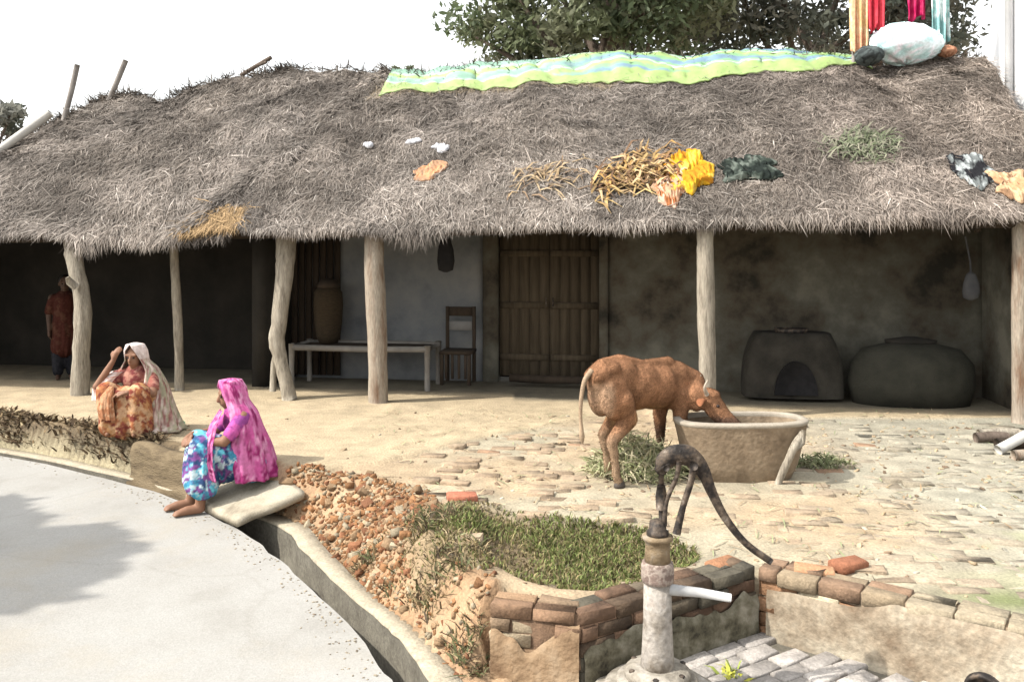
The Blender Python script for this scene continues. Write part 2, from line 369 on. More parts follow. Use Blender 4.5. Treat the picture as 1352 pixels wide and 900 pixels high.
# brick paving, bricks bedded in soil
mb = MB(); ang = -.12; ca, sa = math.cos(ang), math.sin(ang)
BX = []; BY = []
for r in range(-10, 60):
    for k in range(-30, 40):
        lx = k*.245+(r % 2)*.12; ly = r*.125
        BX.append(lx*ca-ly*sa+RNG.normal(0, .006)); BY.append(3.9+lx*sa+ly*ca+RNG.normal(0, .006))
BX = np.array(BX); BY = np.array(BY)
Zb, iT, iU, bd, dUb, iub, _ = terrain(BX, BY)
pvb = paved(BX, BY); keep = iU & (pvb > .9) & (bd < .02) & (dUb > .12) & (BX < 7) & (BY < 10)
dens = fbm(BX*.7, BY*.7, 77); pr = .35+.5*smooth((dens-.35)/.3)+.35*smooth((BX-1.8)/1.5)
pr = np.where((BX > 2) & (BX < 4.5) & (BY < 6.3), .97, pr)
keep &= RNG.random(len(BX)) < pr
for a, b, z0 in zip(BX[keep], BY[keep], Zb[keep]):
    up = .25 if (-1.2 < a < 1.1 and 7.0 < b < 9.2) else .08
    rise = RNG.uniform(-.03, .001) if RNG.random() > up else RNG.uniform(.0, .02)
    t = RNG.random()
    rr = min(1, max(0, (a-1.8)/1.8))
    base = (np.array([.33, .258, .178])*(1-t)+np.array([.29, .215, .145])*t)*(1-rr)+(np.array([.31, .288, .23])*(1-t)+np.array([.275, .24, .18])*t)*rr
    if RNG.random() < .025: base = np.array([.26, .165, .105])
    add_box(mb, (a, b, z0+rise-.03), (.225+RNG.normal(0, .01), .105+RNG.normal(0, .006), .08), ang+RNG.normal(0, .06), base*RNG.uniform(.80, 1.0), .004, (RNG.normal(0, .045), RNG.normal(0, .03)), .003)
structure(mb.build('brick_paving', M['brick']))

# ------------------------------------------------------------------ brick walls
def brick_wall(mb, a, b, z0, z1, th, cols, back=1, loose=.0, jit=.008, L=.235, h=.072, skip=None, seed=0, topcol=None):
    """wall face on the line a-b, thickness th to the side back; running-bond bricks over a mortar core"""
    r = np.random.default_rng(seed); a = np.array(a, float); b = np.array(b, float); d = b-a; ln = np.linalg.norm(d); d /= ln
    nrm = np.array([-d[1], d[0]])*back; ang = math.atan2(d[1], d[0])
    c = (a+b)/2+nrm*(th/2+.007)
    add_box(mb, (c[0], c[1], (z0+z1-.02)/2), (ln-.02, th-.02, z1-.02-z0), ang, np.array(cols[-1])*.75)
    nz = max(1, int(round((z1-z0)/(h+.008)))); hh = (z1-z0)/nz
    for k in range(nz):
        p = -(k % 2)*L*.5
        while p < ln-.03:
            q0 = max(p, 0); q1 = min(p+L-.01, ln)
            p += L
            if q1-q0 < .05 or r.random() < loose: continue
            rows = 2 if k == nz-1 else 1
            for rw in range(rows):
                dep = .11 if rows == 1 else th/2-.005
                m = a+d*((q0+q1)/2)+nrm*(dep/2+rw*(th/2)+r.normal(0, jit))
                if skip and skip((q0+q1)/2, k, nz): continue
                col = np.array(cols[r.integers(len(cols))])*r.uniform(.75, 1.2)
                if topcol is not None and k == nz-1: col = np.array(topcol((q0+q1)/2, r))
                add_box(mb, (m[0], m[1], z0+hh*(k+.5)+r.normal(0, .002)), (q1-q0-r.uniform(0, .012), dep, hh-r.uniform(.004, .012)), ang+r.normal(0, .02), col, .004, (r.normal(0, .03), r.normal(0, .012)), .003)
CORNER = (1.466, 5.1); BLOCK = (.36, 4.42)
mb = MB()
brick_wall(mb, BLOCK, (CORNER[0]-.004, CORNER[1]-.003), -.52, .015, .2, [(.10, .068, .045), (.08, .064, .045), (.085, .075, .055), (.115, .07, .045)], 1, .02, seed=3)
def coat(parent, a, b, m, topfn, out=-1, seed=8, NU=80, NV=16, zb=-.5):
    a = np.array(a, float); b = np.array(b, float); d = b-a; ln = np.linalg.norm(d); d /= ln; nr = np.array([d[1], -d[0]]); V = []
    for i in range(NU):
        for j in range(NV):
            q = .01+(ln-.02)*i/(NU-1); top = topfn(q); zz = zb+(top-zb)*j/(NV-1); e_ = min(1, (NV-1-j)/1.5)
            p = a+d*q+nr*(.004+.018*e_+.02*(fbm(q*7, zz*7, seed)-.5)); V.append((p[0], p[1], zz))
    mb = MB(); mb.add(V, grid_faces(NU, NV)); return mb.build('plaster_coat', m, parent, shade=True)
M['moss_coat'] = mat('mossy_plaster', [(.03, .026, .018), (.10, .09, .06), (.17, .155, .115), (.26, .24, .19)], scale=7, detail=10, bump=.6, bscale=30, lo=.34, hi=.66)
M['mud_coat'] = mat('mud_plaster_coat', [(.13, .08, .045), (.235, .16, .095), (.29, .215, .14)], scale=5, detail=10, bump=.6, bscale=30, lo=.34, hi=.64)
t = thing('brick_wall', (.9, 4.7, -.4), 'dark mossy brick wall of the pump pit, on the shaded side behind the hand pump', 'wall')
mb.build('wall', M['mossy'], t); coat(t, BLOCK, CORNER, M['moss_coat'], lambda q: -.15+.07*(vnoise(q*6, 2, 4)-.5)+.05*(vnoise(q*17, 2, 6)-.5), seed=18)
RW = (3.3, 3.685)
t = thing('brick_wall', (2.2, 4.5, -.4), 'sunlit plastered brick wall running right from the corner of the pump pit', 'wall')
mb = MB()
brick_wall(mb, (CORNER[0]+.006, CORNER[1]), RW, -.5, .01, .22, [(.26, .145, .08), (.30, .22, .14), (.32, .27, .19), (.29, .22, .15)], 1, .03, seed=5, topcol=lambda q, r: (np.array([.185, .12, .078]) if (q < .9 and r.random() < .6) else np.array([.245, .19, .125] if q < .9 else [.28, .235, .165]))*r.uniform(.85, 1.08))
mb.build('wall', M['brick'], t)
mb = MB(); d = np.array(RW)-np.array(CORNER); ln = np.linalg.norm(d); d /= ln; nr = np.array([d[1], -d[0]]); V = []
NU = 90; NV = 16
for i in range(NU):
    for j in range(NV):
        q = .06+(ln-.06)*i/(NU-1)
        top = -.10+.075*smooth((q-.35)/.5)+.03*(vnoise(q*9, 2, 4)-.5)
        zz = -.5+(top+.5)*j/(NV-1)
        edge_f = min(1, (NV-1-j)/1.5)
        o = .004+.016*edge_f+.016*(fbm(q*5, zz*5, 8)-.5)
        p = np.array(CORNER)+d*q+nr*o; V.append((p[0], p[1], zz))
mb.add(V, grid_faces(NU, NV)); mb.build('plaster_coat', M['plaster'], t, shade=True)
# front block and low wall before the grass bed
mb = MB()
brick_wall(mb, (-.12, 4.55), (BLOCK[0]-.002, BLOCK[1]), -.5, .02, .19, [(.21, .135, .08), (.20, .14, .09), (.27, .215, .145), (.17, .105, .065)], 1, .05, jit=.012, seed=9)
t = thing('brick_wall', (.05, 4.5, -.4), 'short sunlit mud-smeared brick wall holding up the front of the grass bed', 'wall')
mb.build('wall', M['brick'], t); coat(t, (-.12, 4.55), BLOCK, M['mud_coat'], lambda q: -.02-.16*smooth((.42-abs(q-.12))/.35)*(.5+vnoise(q*9, 2, 4))+.03*(vnoise(q*21, 2, 6)-.5), seed=28)
# loose bricks along the top of the pit
def brick(loc, ang, col, label, tilt=(0, 0), grp='loose red bricks by the pump pit'):
    mb = MB(); add_box(mb, loc, (.23, .11, .07), ang, col, .012, tilt)
    o = mb.build('brick', M['brick'], None, loc); tag(o, label, 'brick', grp)
for (u, v, a, c, l) in ((1120, 745, .5, (.24, .10, .055), 'dark red brick lying on the paving at the far end of the broken brick row'),
                        (1075, 752, -.3, (.36, .2, .11), 'orange brick lying behind the pit wall left of the dark red brick'),
                        (955, 742, .7, (.26, .13, .07), 'red brown brick lying on the pit edge under the pump handle'),
                        (610, 657, .2, (.34, .13, .08), 'red brick lying at the top of the rubble bank before the grass bed')):
    p = G(u, v, 0); brick((p.x, p.y, gz(p.x, p.y)+.025), a, c, l, (.08, .05))

# pump pit floor
mb = MB(); ang = math.atan2(CORNER[1]-BLOCK[1], CORNER[0]-BLOCK[0]); ca, sa = math.cos(ang), math.sin(ang)
for r in range(-22, 1):
    for k in range(-6, 22):
        lx = k*.235+(r % 2)*.117-2.2; ly = r*.12-.07
        a = CORNER[0]+lx*ca-ly*sa; b = CORNER[1]+lx*sa+ly*ca
        dd = np.array(RW)-np.array(CORNER); cr = dd[0]*(b-CORNER[1])-dd[1]*(a-CORNER[0])
        d2 = np.array(BLOCK)-np.array(CORNER); cr2 = d2[0]*(b-CORNER[1])-d2[1]*(a-CORNER[0])
        if cr > -.10 or cr2 < .06 or b < 2.2 or a < .42: continue
        col = np.array([.32, .295, .27])*RNG.uniform(.75, 1.15)
        add_box(mb, (a, b, -.40+RNG.normal(0, .004)), (.222, .107, .05), ang+RNG.normal(0, .015), col, .009, (RNG.normal(0, .02), RNG.normal(0, .02)))
structure(mb.build('pit_floor', M['brick']))
mb = MB(); mb.add([(.30, 2.0, -.405), (4.6, 2.0, -.405), (3.4, 3.62, -.405), (1.48, 5.12, -.405), (.34, 4.42, -.405), (.32, 4.3, -.405)], None, None, None, [[0, 1, 2, 3, 4, 5]])
structure(mb.build('pit_mortar', M['drain']))

# ------------------------------------------------------------------ culvert slab and mud wall
mb = MB()
q = [(-2.22, 6.86), (-1.74, 7.14), (-2.30, 7.98), (-2.93, 7.66)]; zt = [-.265, -.12, -.055, -.295]; NU = NV = 14; V = []
for lay in (0, 1):
    for i in range(NU):
        for j in range(NV):
            a, b = i/(NU-1), j/(NV-1)
            w = [(1-a)*(1-b), a*(1-b), a*b, (1-a)*b]
            px = sum(w[k]*q[k][0] for k in range(4)); py = sum(w[k]*q[k][1] for k in range(4)); pz = sum(w[k]*zt[k] for k in range(4))
            e = (fbm(px*6, py*6, 12)-.5)*.09
            V.append((px+e, py-e, pz-lay*.06+e*.3))
ft = grid_faces(NU, NV); fb = ft[:, ::-1]+NU*NV
ring = [i*NV for i in range(NU)]+[(NU-1)*NV+j for j in range(1, NV)]+[i*NV+NV-1 for i in range(NU-2, -1, -1)]+[j for j in range(NV-2, 0, -1)]
sd = [(ring[i], ring[i]+NU*NV, ring[(i+1) % len(ring)]+NU*NV, ring[(i+1) % len(ring)]) for i in range(len(ring))]
mb.add(V, np.concatenate([ft, fb, np.array(sd)]))
tag(mb.build('culvert_slab', M['slab'], None, (-2.3, 7.4, -.2)), 'worn concrete slab bridging the drain between road and yard, beside the woman in pink', 'slab')
mb = MB(); NU = 40; NV = 9; V = []
a0 = np.array((-3.78, 8.46)); b0 = np.array((-2.86, 7.76))
for i in range(NU):
    for j in range(NV+3):
        t_ = i/(NU-1); p = a0+(b0-a0)*t_; nr = np.array((-.61, -.79))
        if j < NV:
            zz = -.62+(.6)*j/(NV-1)+.012*math.sin(t_*9); o = .03*(fbm(t_*8, zz*14, 5)-.5)+(.05 if j < 4 else 0)-(.02 if j == NV-1 else 0)
        else:
            zz = -.005+.012*math.sin(t_*9); o = -.06*(j-NV+1)
            if j == NV+2: zz = -.3
        p = p+nr*o; V.append((p[0], p[1], zz))
mb.add(V, grid_faces(NU, NV+3))
M['mudwall'] = mat('mud_masonry', [(.065, .047, .028), (.13, .097, .057), (.18, .138, .085)], scale=4, stretch=(1, 1, 4), detail=9, bump=.7, bscale=22)
o = mb.build('mud_wall', M['mudwall'], None, (-3.3, 8.1, -.35)); tag(o, 'low brown mud wall edging the yard between the two seated women', 'wall')

# ------------------------------------------------------------------ thatched huts
SM = np.array([-5, -4.3, -2.5, -1.9, .28, 2.0, 3.65, 4.3, 4.9, 5.6, 7]); ZM = np.array([4.7, 4.7, 4.72, 4.74, 4.82, 4.80, 4.86, 4.86, 4.66, 4.72, 4.70])
SLh = np.array([-10.5, -9.6, -8.9, -8.2, -7.4, -6.8, -6.2, -5.7, -5.2, -2]); ZLh = np.array([2.5, 3.1, 3.7, 4.15, 4.42, 4.46, 4.43, 4.62, 4.82, 4.76])
def roof_main(s, r):
    ze = 2.17+.11*smooth((s+4)/9); te = -.12-.43*smooth((s+1.2)/3.5)
    zr = np.interp(s, SM, ZM); tr = 2.95
    rr = np.clip(r, 0, 1)
    t = te+(tr-te)*r; z = ze+(zr-ze)*(rr+.05*np.sin(rr*math.pi))
    lump = (fbm(s*1.1, r*3.0, 31)-.5)*.20+(fbm(s*3.2, r*9, 32)-.5)*.15
    z = z+lump*(.25+.75*np.sin(np.clip(r, 0.03, 1)*math.pi*.5+.15))
    z = np.where(r > 1, z-(r-1)*(zr-ze), z)
    return Hn(s, t, z)
def roof_left(s, r):
    ze = 2.10+.05*np.sin(s*1.7); te = -.10+.12*np.sin(s*.9)
    zr = np.interp(s, SLh, ZLh); tr = 2.95
    rr = np.clip(r, 0, 1)
    t = te+(tr-te)*r; z = ze+(zr-ze)*(rr+.05*np.sin(rr*math.pi))
    lump = (fbm(s*1.0, r*3.0, 51)-.5)*.22+(fbm(s*3.2, r*9, 52)-.5)*.15
    z = z+lump*(.25+.75*np.sin(np.clip(r, 0.03, 1)*math.pi*.5+.15))
    z = np.where(r > 1, z-(r-1)*(zr-ze), z)
    return Hn(s, t, z)
def thatch_cols(s, r, seed, n):
    g = np.array([.215, .190, .170]); br = np.array([.185, .158, .134]); lt = np.array([.30, .27, .24]); dk = np.array([.075, .062, .052])
    a = fbm(s*.8, r*2.2, seed)[:, None]; k = RNG.random((n, 1))
    c = g*(1-a)+br*a
    c = np.where(k < .11, lt*(.8+.4*RNG.random((n, 1))), c); c = np.where(k > .86, dk, c)
    streak = .5*fbm(s*5, r*5, seed+4)[:, None]+.5*(smooth((fbm(s*1.4, r*16, seed+14)-.36)/.22)[:, None])
    pt = smooth((fbm(s*1.7, r*7, seed+6)-.40)/.25)[:, None]
    return c*(.55+.8*RNG.random((n, 1)))*(.62+.65*streak)*(.74+.36*pt)
def make_thatch(name, fn, s0, s1, nst, mat_, parent, seed, tint=None, fringe=6000, ridge=2500, rmax=1.0):
    mb = MB()
    NS, NR = 150, 60
    jj = np.linspace(0, 2, NR); ii = np.linspace(0, 1, NS); I, R = np.meshgrid(ii, jj, indexing='ij')
    rq = np.clip(R, 0, 1)
    Sg = s0(rq)+(s1(rq)-s0(rq))*I
    V = fn(Sg.ravel(), R.ravel())
    cc = thatch_cols(Sg.ravel(), R.ravel(), seed, Sg.size)*.8
    mb.add(V, grid_faces(NS, NR)[:, ::-1], None, cc)
    V2 = V.copy(); V2[:, 2] -= .09; mb.add(V2, grid_faces(NS, NR), None, cc*.5)           # underside
    ring = [i*NR for i in range(NS)]+[(NS-1)*NR+j for j in range(1, NR)]+[i*NR+NR-1 for i in range(NS-2, -1, -1)]+[j for j in range(NR-2, 0, -1)]
    o0 = 0; off = NS*NR
    rb = np.array([(ring[i], ring[(i+1) % len(ring)], ring[(i+1) % len(ring)]+off, ring[i]+off) for i in range(len(ring))])
    mb.q.append(rb)
    # straws lying down the slope
    def straws(n, r_lo, r_hi, ln, wd, lift, jit, colmul=1.0, dirmix=0.0):
        r = r_lo+(r_hi-r_lo)*RNG.random(n); I_ = RNG.random(n); rc = np.clip(r, 0, 1)
        s = s0(rc)+(s1(rc)-s0(rc))*I_
        p = fn(s, r); e = .01
        ds = unit(fn(s+e, r)-p); dr = unit(fn(s, r+e)-p); nr = unit(np.cross(ds, dr))
        clump = (fbm(s*2.2, r*6, seed+9)-.5)*1.6
        a = RNG.normal(0, jit, n)+clump
        d = -dr*np.cos(a)[:, None]+ds*np.sin(a)[:, None]
        L_ = ln*RNG.uniform(.5, 1.4, n)[:, None]; w = wd*RNG.uniform(.6, 1.5, n)
        lf = lift*RNG.uniform(.2, 1.6, n)[:, None]
        P0 = p+nr*.004; P1 = p+d*L_*.5+nr*lf*.8; P2 = p+d*L_+nr*lf*RNG.uniform(-.3, 1.6, (n, 1))
        c = thatch_cols(s, r, seed, n)*colmul
        if tint is not None: c = tint(s, r, c, n)
        ribbons(mb, P0, P1, P2, np.cross(d, nr), w, c)
    straws(nst, 0.0, rmax, .15, .0072, .014, .34)
    straws(nst//3, 0.0, rmax, .22, .008, .03, .6)
    straws(nst//40, .0, rmax, .34, .009, .045, 1.2, 1.05)
    # eave fringe
    n = fringe; s = s0(0)+(s1(0)-s0(0))*RNG.random(n); r = RNG.uniform(-.01, .06, n)
    p = fn(s, r); dn = np.tile(np.array([0, 0, -1.0]), (n, 1)); out = np.tile(np.array([-.1445, -.9895, 0])*1.0, (n, 1)); ds = np.tile(np.array([EX, EY, 0]), (n, 1))
    L_ = (.085+.09*fbm(s*2.5, s*0, seed+3)**1.5+.12*smooth((fbm(s*.9, s*0, seed+5)-.55)/.2))*RNG.uniform(.5, 1.5, n)
    sw = RNG.normal(0, .35, n)[:, None]
    d1 = unit(out*.8+dn*.8+ds*sw); d2 = unit(out*.1+dn+ds*sw)
    P1 = p+d1*L_[:, None]*.5; P2 = P1+d2*L_[:, None]*.7
    c = thatch_cols(s, r, seed, n)*1.1
    if tint is not None: c = tint(s, r, c, n)
    ribbons(mb, p, P1, P2, ds, .010*RNG.uniform(.6, 1.5, n), c)
    # ruffled ridge
    n = ridge; I_ = RNG.random(n); r = RNG.normal(1.0, .035, n); s = s0(np.ones(n))+(s1(np.ones(n))-s0(np.ones(n)))*I_
    keep = RNG.random(n) < .08+.8*smooth((fbm(s*2.2, s*0, seed+8)-.45)/.2); s = s[keep]; r = r[keep]; n = len(s)
    p = fn(s, r); d = unit(np.stack([RNG.normal(0, .8, n), RNG.normal(-.2, .6, n), np.abs(RNG.normal(.25, .35, n))], 1)); L_ = RNG.uniform(.08, .3, n)[:, None]
    P1 = p+d*L_*.5; P2 = P1+d*L_*.5+np.array([0, 0, -.03])
    ribbons(mb, p, P1, P2, np.cross(d, np.tile([0, 1.0, 0.3], (n, 1))), .014*RNG.uniform(.6, 1.6, n), thatch_cols(s, r, seed, n)*.8)
    return mb.build(name, mat_, parent)

def tint_main(s, r, c, n):
    m = (s < -3.45) & (r < .11)
    c = np.where(m[:, None], np.array([.32, .22, .12])*RNG.uniform(.5, 1.25, (n, 1)), c)
    m = (s > -2.5) & (s < 1.2) & (r > .77) & (r < .90)
    c = np.where((m & (RNG.random(n) < .7))[:, None], np.array([.28, .23, .165])*RNG.uniform(.7, 1.2, (n, 1)), c)
    w = smooth((s-2)/3)[:, None]*.5
    c = c*(1-w)+c*w*np.array([1.12, 1.04, .98])
    return c
main = thing('thatched_hut', H(1, 2.0, 0), 'long thatched hut with grey straw roof, green tarp on its ridge and a cart-wide open veranda', 'hut')
main['label'] = 'long thatched hut on the right with a wooden double door in its open veranda'
left = thing('thatched_hut', H(-6, 2.0, 0), 'dark open thatched hut on the left whose roof slopes down to the frame edge', 'hut')
make_thatch('thatch_roof', roof_main, lambda r: -4.25+1.75*np.asarray(r, float)+.55*(fbm(np.asarray(r, float)*4, np.asarray(r, float)*0, 3)-.5), lambda r: 5.95+.5*np.asarray(r, float), 140000, M['thatch'], main, 60, tint_main, 12000, 3000)
make_thatch('thatch_roof', roof_left, lambda r: -10.0+0*np.asarray(r, float), lambda r: -3.6+1.3*np.asarray(r, float), 95000, M['thatch'], left, 80, None, 8000, 3000)
# seam: ragged edge of the main roof lying over the left one
mb = MB(); n = 2200; r = RNG.random(n); s = -4.25+1.75*r+.55*(fbm(r*4, r*0, 3)-.5)+RNG.normal(.05, .09, n); p = roof_main(s, r); p[:, 2] += .02
d = unit(np.stack([-.35+RNG.normal(0, .3, n), -.6+RNG.normal(0, .25, n), -.55+RNG.normal(0, .15, n)], 1)); L_ = RNG.uniform(.08, .26, n)[:, None]
P1 = p+d*L_*.5+np.array([0, -.01, .015]); P2 = P1+d*L_*.5
ribbons(mb, p, P1, P2, np.cross(d, np.tile([0, -.65, .75], (n, 1))), .013*RNG.uniform(.6, 1.5, n), thatch_cols(s, r, 60, n)*1.1)
mb.build('thatch_edge', M['thatch'], main)

def post(parent, pts, rad, m, label=None, n=12, seed=0, rough=.12):
    mb = MB(); P_ = cat([tuple(p) for p in pts], 5); R_ = np.interp(np.linspace(0, len(pts)-1, len(P_)), range(len(pts)), rad)
    add_tube(mb, P_, R_, n, None, rough, seed)
    o = mb.build('post', m, parent, shade=True)
    if label: o['label'] = label
    return o
def PX(u, v, Y): return P(u, v, Y)
YA = H(-5.71, 0).y
post(left, [PX(106, 528, 11.2), PX(107, 470, 11.2), PX(110, 415, 11.2), PX(104, 370, 11.22), PX(97, 335, 11.27), PX(94, 312, 11.36)], [.125, .105, .11, .10, .105, .09], M['wood'], 'thick crooked pale post with a knot', seed=2)
mb = MB(); add_tube(mb, [PX(100, 378, 11.06), PX(92, 372, 11.0), PX(89, 366, 10.98)], [.06, .05, .03], 8, None, .1, 3); mb.build('branch_stub', M['wood'], left, shade=True)
post(left, [PX(237, 518, 11.6), PX(236, 450, 11.6), PX(233, 390, 11.6), PX(230, 340, 11.6), PX(229, 300, 11.6)], [.065, .06, .06, .055, .055], M['wood'], 'slim pale post', seed=5)
post(main, [PX(383, 528, 10.85), PX(372, 480, 10.87), PX(366, 452, 10.88), PX(369, 420, 10.9), PX(377, 350, 10.95), PX(378, 302, 11.05)], [.09, .085, .10, .10, .12, .14], M['wood'], 'bent branch used as a post', seed=8)
mb = MB(); add_tube(mb, [PX(368, 455, 10.93), PX(362, 480, 10.95), PX(360, 516, 10.97)], [.05, .045, .045], 8, None, .1, 6); mb.build('brace', M['wood'], main, shade=True)
post(main, [PX(499, 534, 10.62), PX(499, 480, 10.62), PX(496, 400, 10.62), PX(494, 345, 10.62), PX(494, 303, 10.68)], [.125, .118, .13, .125, .11], M['wood_brown'], 'thick straight post with brown bark left on its middle', seed=12, rough=.06)
post(main, [PX(934, 555, 9.55), PX(934, 480, 9.55), PX(932, 400, 9.55), PX(931, 330, 9.55), PX(931, 295, 9.58)], [.095, .095, .10, .095, .09], M['wood'], 'smooth pale post behind the calf', seed=15, rough=.06)
post(main, [PX(1347, 558, 9.15), PX(1347, 480, 9.15), PX(1346, 400, 9.15), PX(1347, 330, 9.15), PX(1347, 288, 9.18)], [.085, .08, .08, .08, .08], M['wood_brown'], 'slim brown post at the right end', seed=18, rough=.06)
# eave beams and rafters
mb = MB(); add_tube(mb, [H(-4.2, .2, 2.10), H(-1.5, .2, 2.12), H(.4, .1, 2.16)], .06, 8, None, .1, 1); add_tube(mb, [H(.3, -.2, 2.14), H(2.3, -.36, 2.17), H(5.9, -.36, 2.2)], .06, 8, None, .1, 2)
mb.build('eave_beam', M['wood_dark'], main, shade=True)
mb = MB(); add_tube(mb, [H(-9.8, .35, 2.04), H(-6, .35, 2.06), H(-3.9, .35, 2.08)], .06, 8, None, .1, 4); mb.build('eave_beam', M['wood_dark'], left, shade=True)
mb = MB()
for s_ in np.arange(-3.6, 5.8, .8): add_tube(mb, [H(s_, -.2 if s_ > .5 else .1, 2.12), H(s_+.05, 2.8, 4.35)], .04, 6)
stuff_r = mb.build('rafters', M['wood_dark'], main)
# walls
def wall_panel(parent, s_a, s_b, t_, z0, z1, m, th=.25, name='wall', seed=0):
    mb = MB(); NU, NV = max(4, int((s_b-s_a)/.12)), 22; V = []
    for i in range(NU):
        for j in range(NV):
            s_ = s_a+(s_b-s_a)*i/(NU-1); z = z0+(z1-z0)*j/(NV-1); o = (fbm(s_*1.5, z*1.5, seed)-.5)*.08
            V.append(tuple(H(s_, t_+o, z)))
    for i in range(NU):
        for j in range(NV):
            s_ = s_a+(s_b-s_a)*i/(NU-1); z = z0+(z1-z0)*j/(NV-1); V.append(tuple(H(s_, t_+th, z)))
    f = grid_faces(NU, NV); k = NU*NV
    ring = [i*NV for i in range(NU)]+[(NU-1)*NV+j for j in range(1, NV)]+[i*NV+NV-1 for i in range(NU-2, -1, -1)]+[j for j in range(NV-2, 0, -1)]
    sd = np.array([(ring[i], ring[i]+k, ring[(i+1) % len(ring)]+k, ring[(i+1) % len(ring)]) for i in range(len(ring))])
    mb.add(V, np.concatenate([f, f[:, ::-1]+k, sd])); return mb.build(name, m, parent, shade=False)
o = wall_panel(main, -3.55, -.70, 1.95, -.1, 3.7, M['plaster_blue'], seed=2); o['label'] = 'blue grey plastered wall left of the door'
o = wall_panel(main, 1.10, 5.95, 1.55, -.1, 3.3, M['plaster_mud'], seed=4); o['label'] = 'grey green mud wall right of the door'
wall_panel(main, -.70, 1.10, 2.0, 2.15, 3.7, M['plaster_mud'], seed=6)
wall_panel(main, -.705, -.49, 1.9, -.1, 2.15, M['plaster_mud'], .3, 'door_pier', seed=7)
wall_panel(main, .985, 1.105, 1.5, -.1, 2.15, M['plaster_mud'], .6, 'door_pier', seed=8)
mb = MB()
for s_ in (5.9,):
    a = [H(s_, -.1, -.1), H(s_, 5.6, -.1), H(s_, 5.6, 2.2), H(s_, 2.95, 4.45), H(s_, .1, 2.15)]
    b = [H(s_+.2, -.1, -.1), H(s_+.2, 5.6, -.1), H(s_+.2, 5.6, 2.2), H(s_+.2, 2.95, 4.45), H(s_+.2, .1, 2.15)]
    mb.add([tuple(p) for p in a+b], [(i, (i+1) % 5, (i+1) % 5+5, i+5) for i in range(5)], None, None, [[0, 4, 3, 2, 1], [5, 6, 7, 8, 9]])
mb.build('gable_wall', M['plaster_mud'], main)
for s_a, s_b in ((-.485, .25), (.253, .985)):
    mb = MB(); n_ = 5
    for k in range(n_):
        w = (s_b-s_a)/n_; c_ = H(s_a+w*(k+.5), 2.08+.006*(k % 2), 1.1); add_box(mb, c_, (w-.003, .04, 2.05), -.145, None, .006)
    for z in (.35, 1.1, 1.85): c_ = H((s_a+s_b)/2, 2.045, z); add_box(mb, c_, (s_b-s_a-.03, .035, .09), -.145, None, .006)
    d_ = mb.build('door', M['door'], main)
    mb = MB(); add_box(mb, H((s_a+s_b)/2, 2.13, 1.1), (s_b-s_a+.004, .02, 2.1), -.145); mb.build('light_stop_board', M['wood_dark'], d_)  # board added behind the planks to stop light through the door gaps
    mb = MB(); c_ = H(.20 if s_a < 0 else .30, 2.03, 1.15); add_tube(mb, [c_+Vector((0, 0, -.06)), c_+Vector((0, -.04, 0)), c_+Vector((0, 0, .06))], .01, 6); mb.build('handle', M['iron'], d_)
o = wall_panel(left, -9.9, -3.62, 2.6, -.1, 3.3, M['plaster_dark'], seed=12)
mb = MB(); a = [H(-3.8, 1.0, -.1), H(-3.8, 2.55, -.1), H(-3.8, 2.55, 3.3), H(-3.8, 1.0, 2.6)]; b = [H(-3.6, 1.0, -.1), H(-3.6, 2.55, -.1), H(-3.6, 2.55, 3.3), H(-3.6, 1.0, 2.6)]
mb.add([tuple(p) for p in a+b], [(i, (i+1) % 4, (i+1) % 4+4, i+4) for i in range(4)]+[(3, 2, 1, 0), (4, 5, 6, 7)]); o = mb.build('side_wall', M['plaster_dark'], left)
mb = MB(); a = [H(-9.9, .1, -.4), H(-9.9, 2.7, -.4), H(-9.9, 2.7, 2.7), H(-9.9, .1, 2.05)]; b = [H(-9.7, .1, -.4), H(-9.7, 2.7, -.4), H(-9.7, 2.7, 2.7), H(-9.7, .1, 2.05)]  # unseen end wall, added to keep sunlight out of the left hut
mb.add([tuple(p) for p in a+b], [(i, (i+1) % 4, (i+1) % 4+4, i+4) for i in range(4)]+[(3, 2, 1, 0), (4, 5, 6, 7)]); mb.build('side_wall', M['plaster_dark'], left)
mb = MB(); NU = 24
for k in range(7):
    s_ = -3.55+k*.11; add_box(mb, H(s_, 1.9, 1.2), (.09, .03, 2.3), -.145, None, .005)
mb.build('plank_screen', M['wood_dark'], left)

# ------------------------------------------------------------------ things in the veranda
bo = H(-2.1, 1.2, 0.0); zt = .56
t = thing('bench', bo, 'long wooden bench with a pale front rail in the veranda, behind the thick straight post', 'bench')
xa, xb, yf = -3.15, -1.22, 11.62
def HB(u, Y): return (u-676)/F*Y
A_ = H(-3.22, 1.0); B_ = H(-1.30, 1.0); A2 = H(-3.22, 1.65); B2 = H(-1.30, 1.65)
z0 = .07
mb = MB(); add_tube(mb, [A_+Vector((0, 0, zt)), (A_+B_)/2+Vector((0, 0, zt-.012)), B_+Vector((0, 0, zt))], .042, 10, None, .05); mb.build('rail', M['wood_pale'], t, shade=True)
mb = MB(); add_tube(mb, [A2+Vector((0, 0, zt)), B2+Vector((0, 0, zt))], .04, 10); mb.build('rail', M['wood_pale'], t, shade=True)
for a, b in ((A_, A2), (B_, B2)):
    mb = MB(); add_tube(mb, [a+Vector((0, 0, zt)), b+Vector((0, 0, zt))], .035, 10); mb.build('end_rail', M['wood_pale'], t, shade=True)
for p in (A_, B_, A2, B2):
    mb = MB(); add_tube(mb, [p+Vector((0, 0, .0)), p+Vector((0, 0, .3)), p+Vector((0, 0, zt+.05))], [.04, .036, .045], 10, None, .06); mb.build('leg', M['wood_pale'], t, shade=True)
mb = MB()
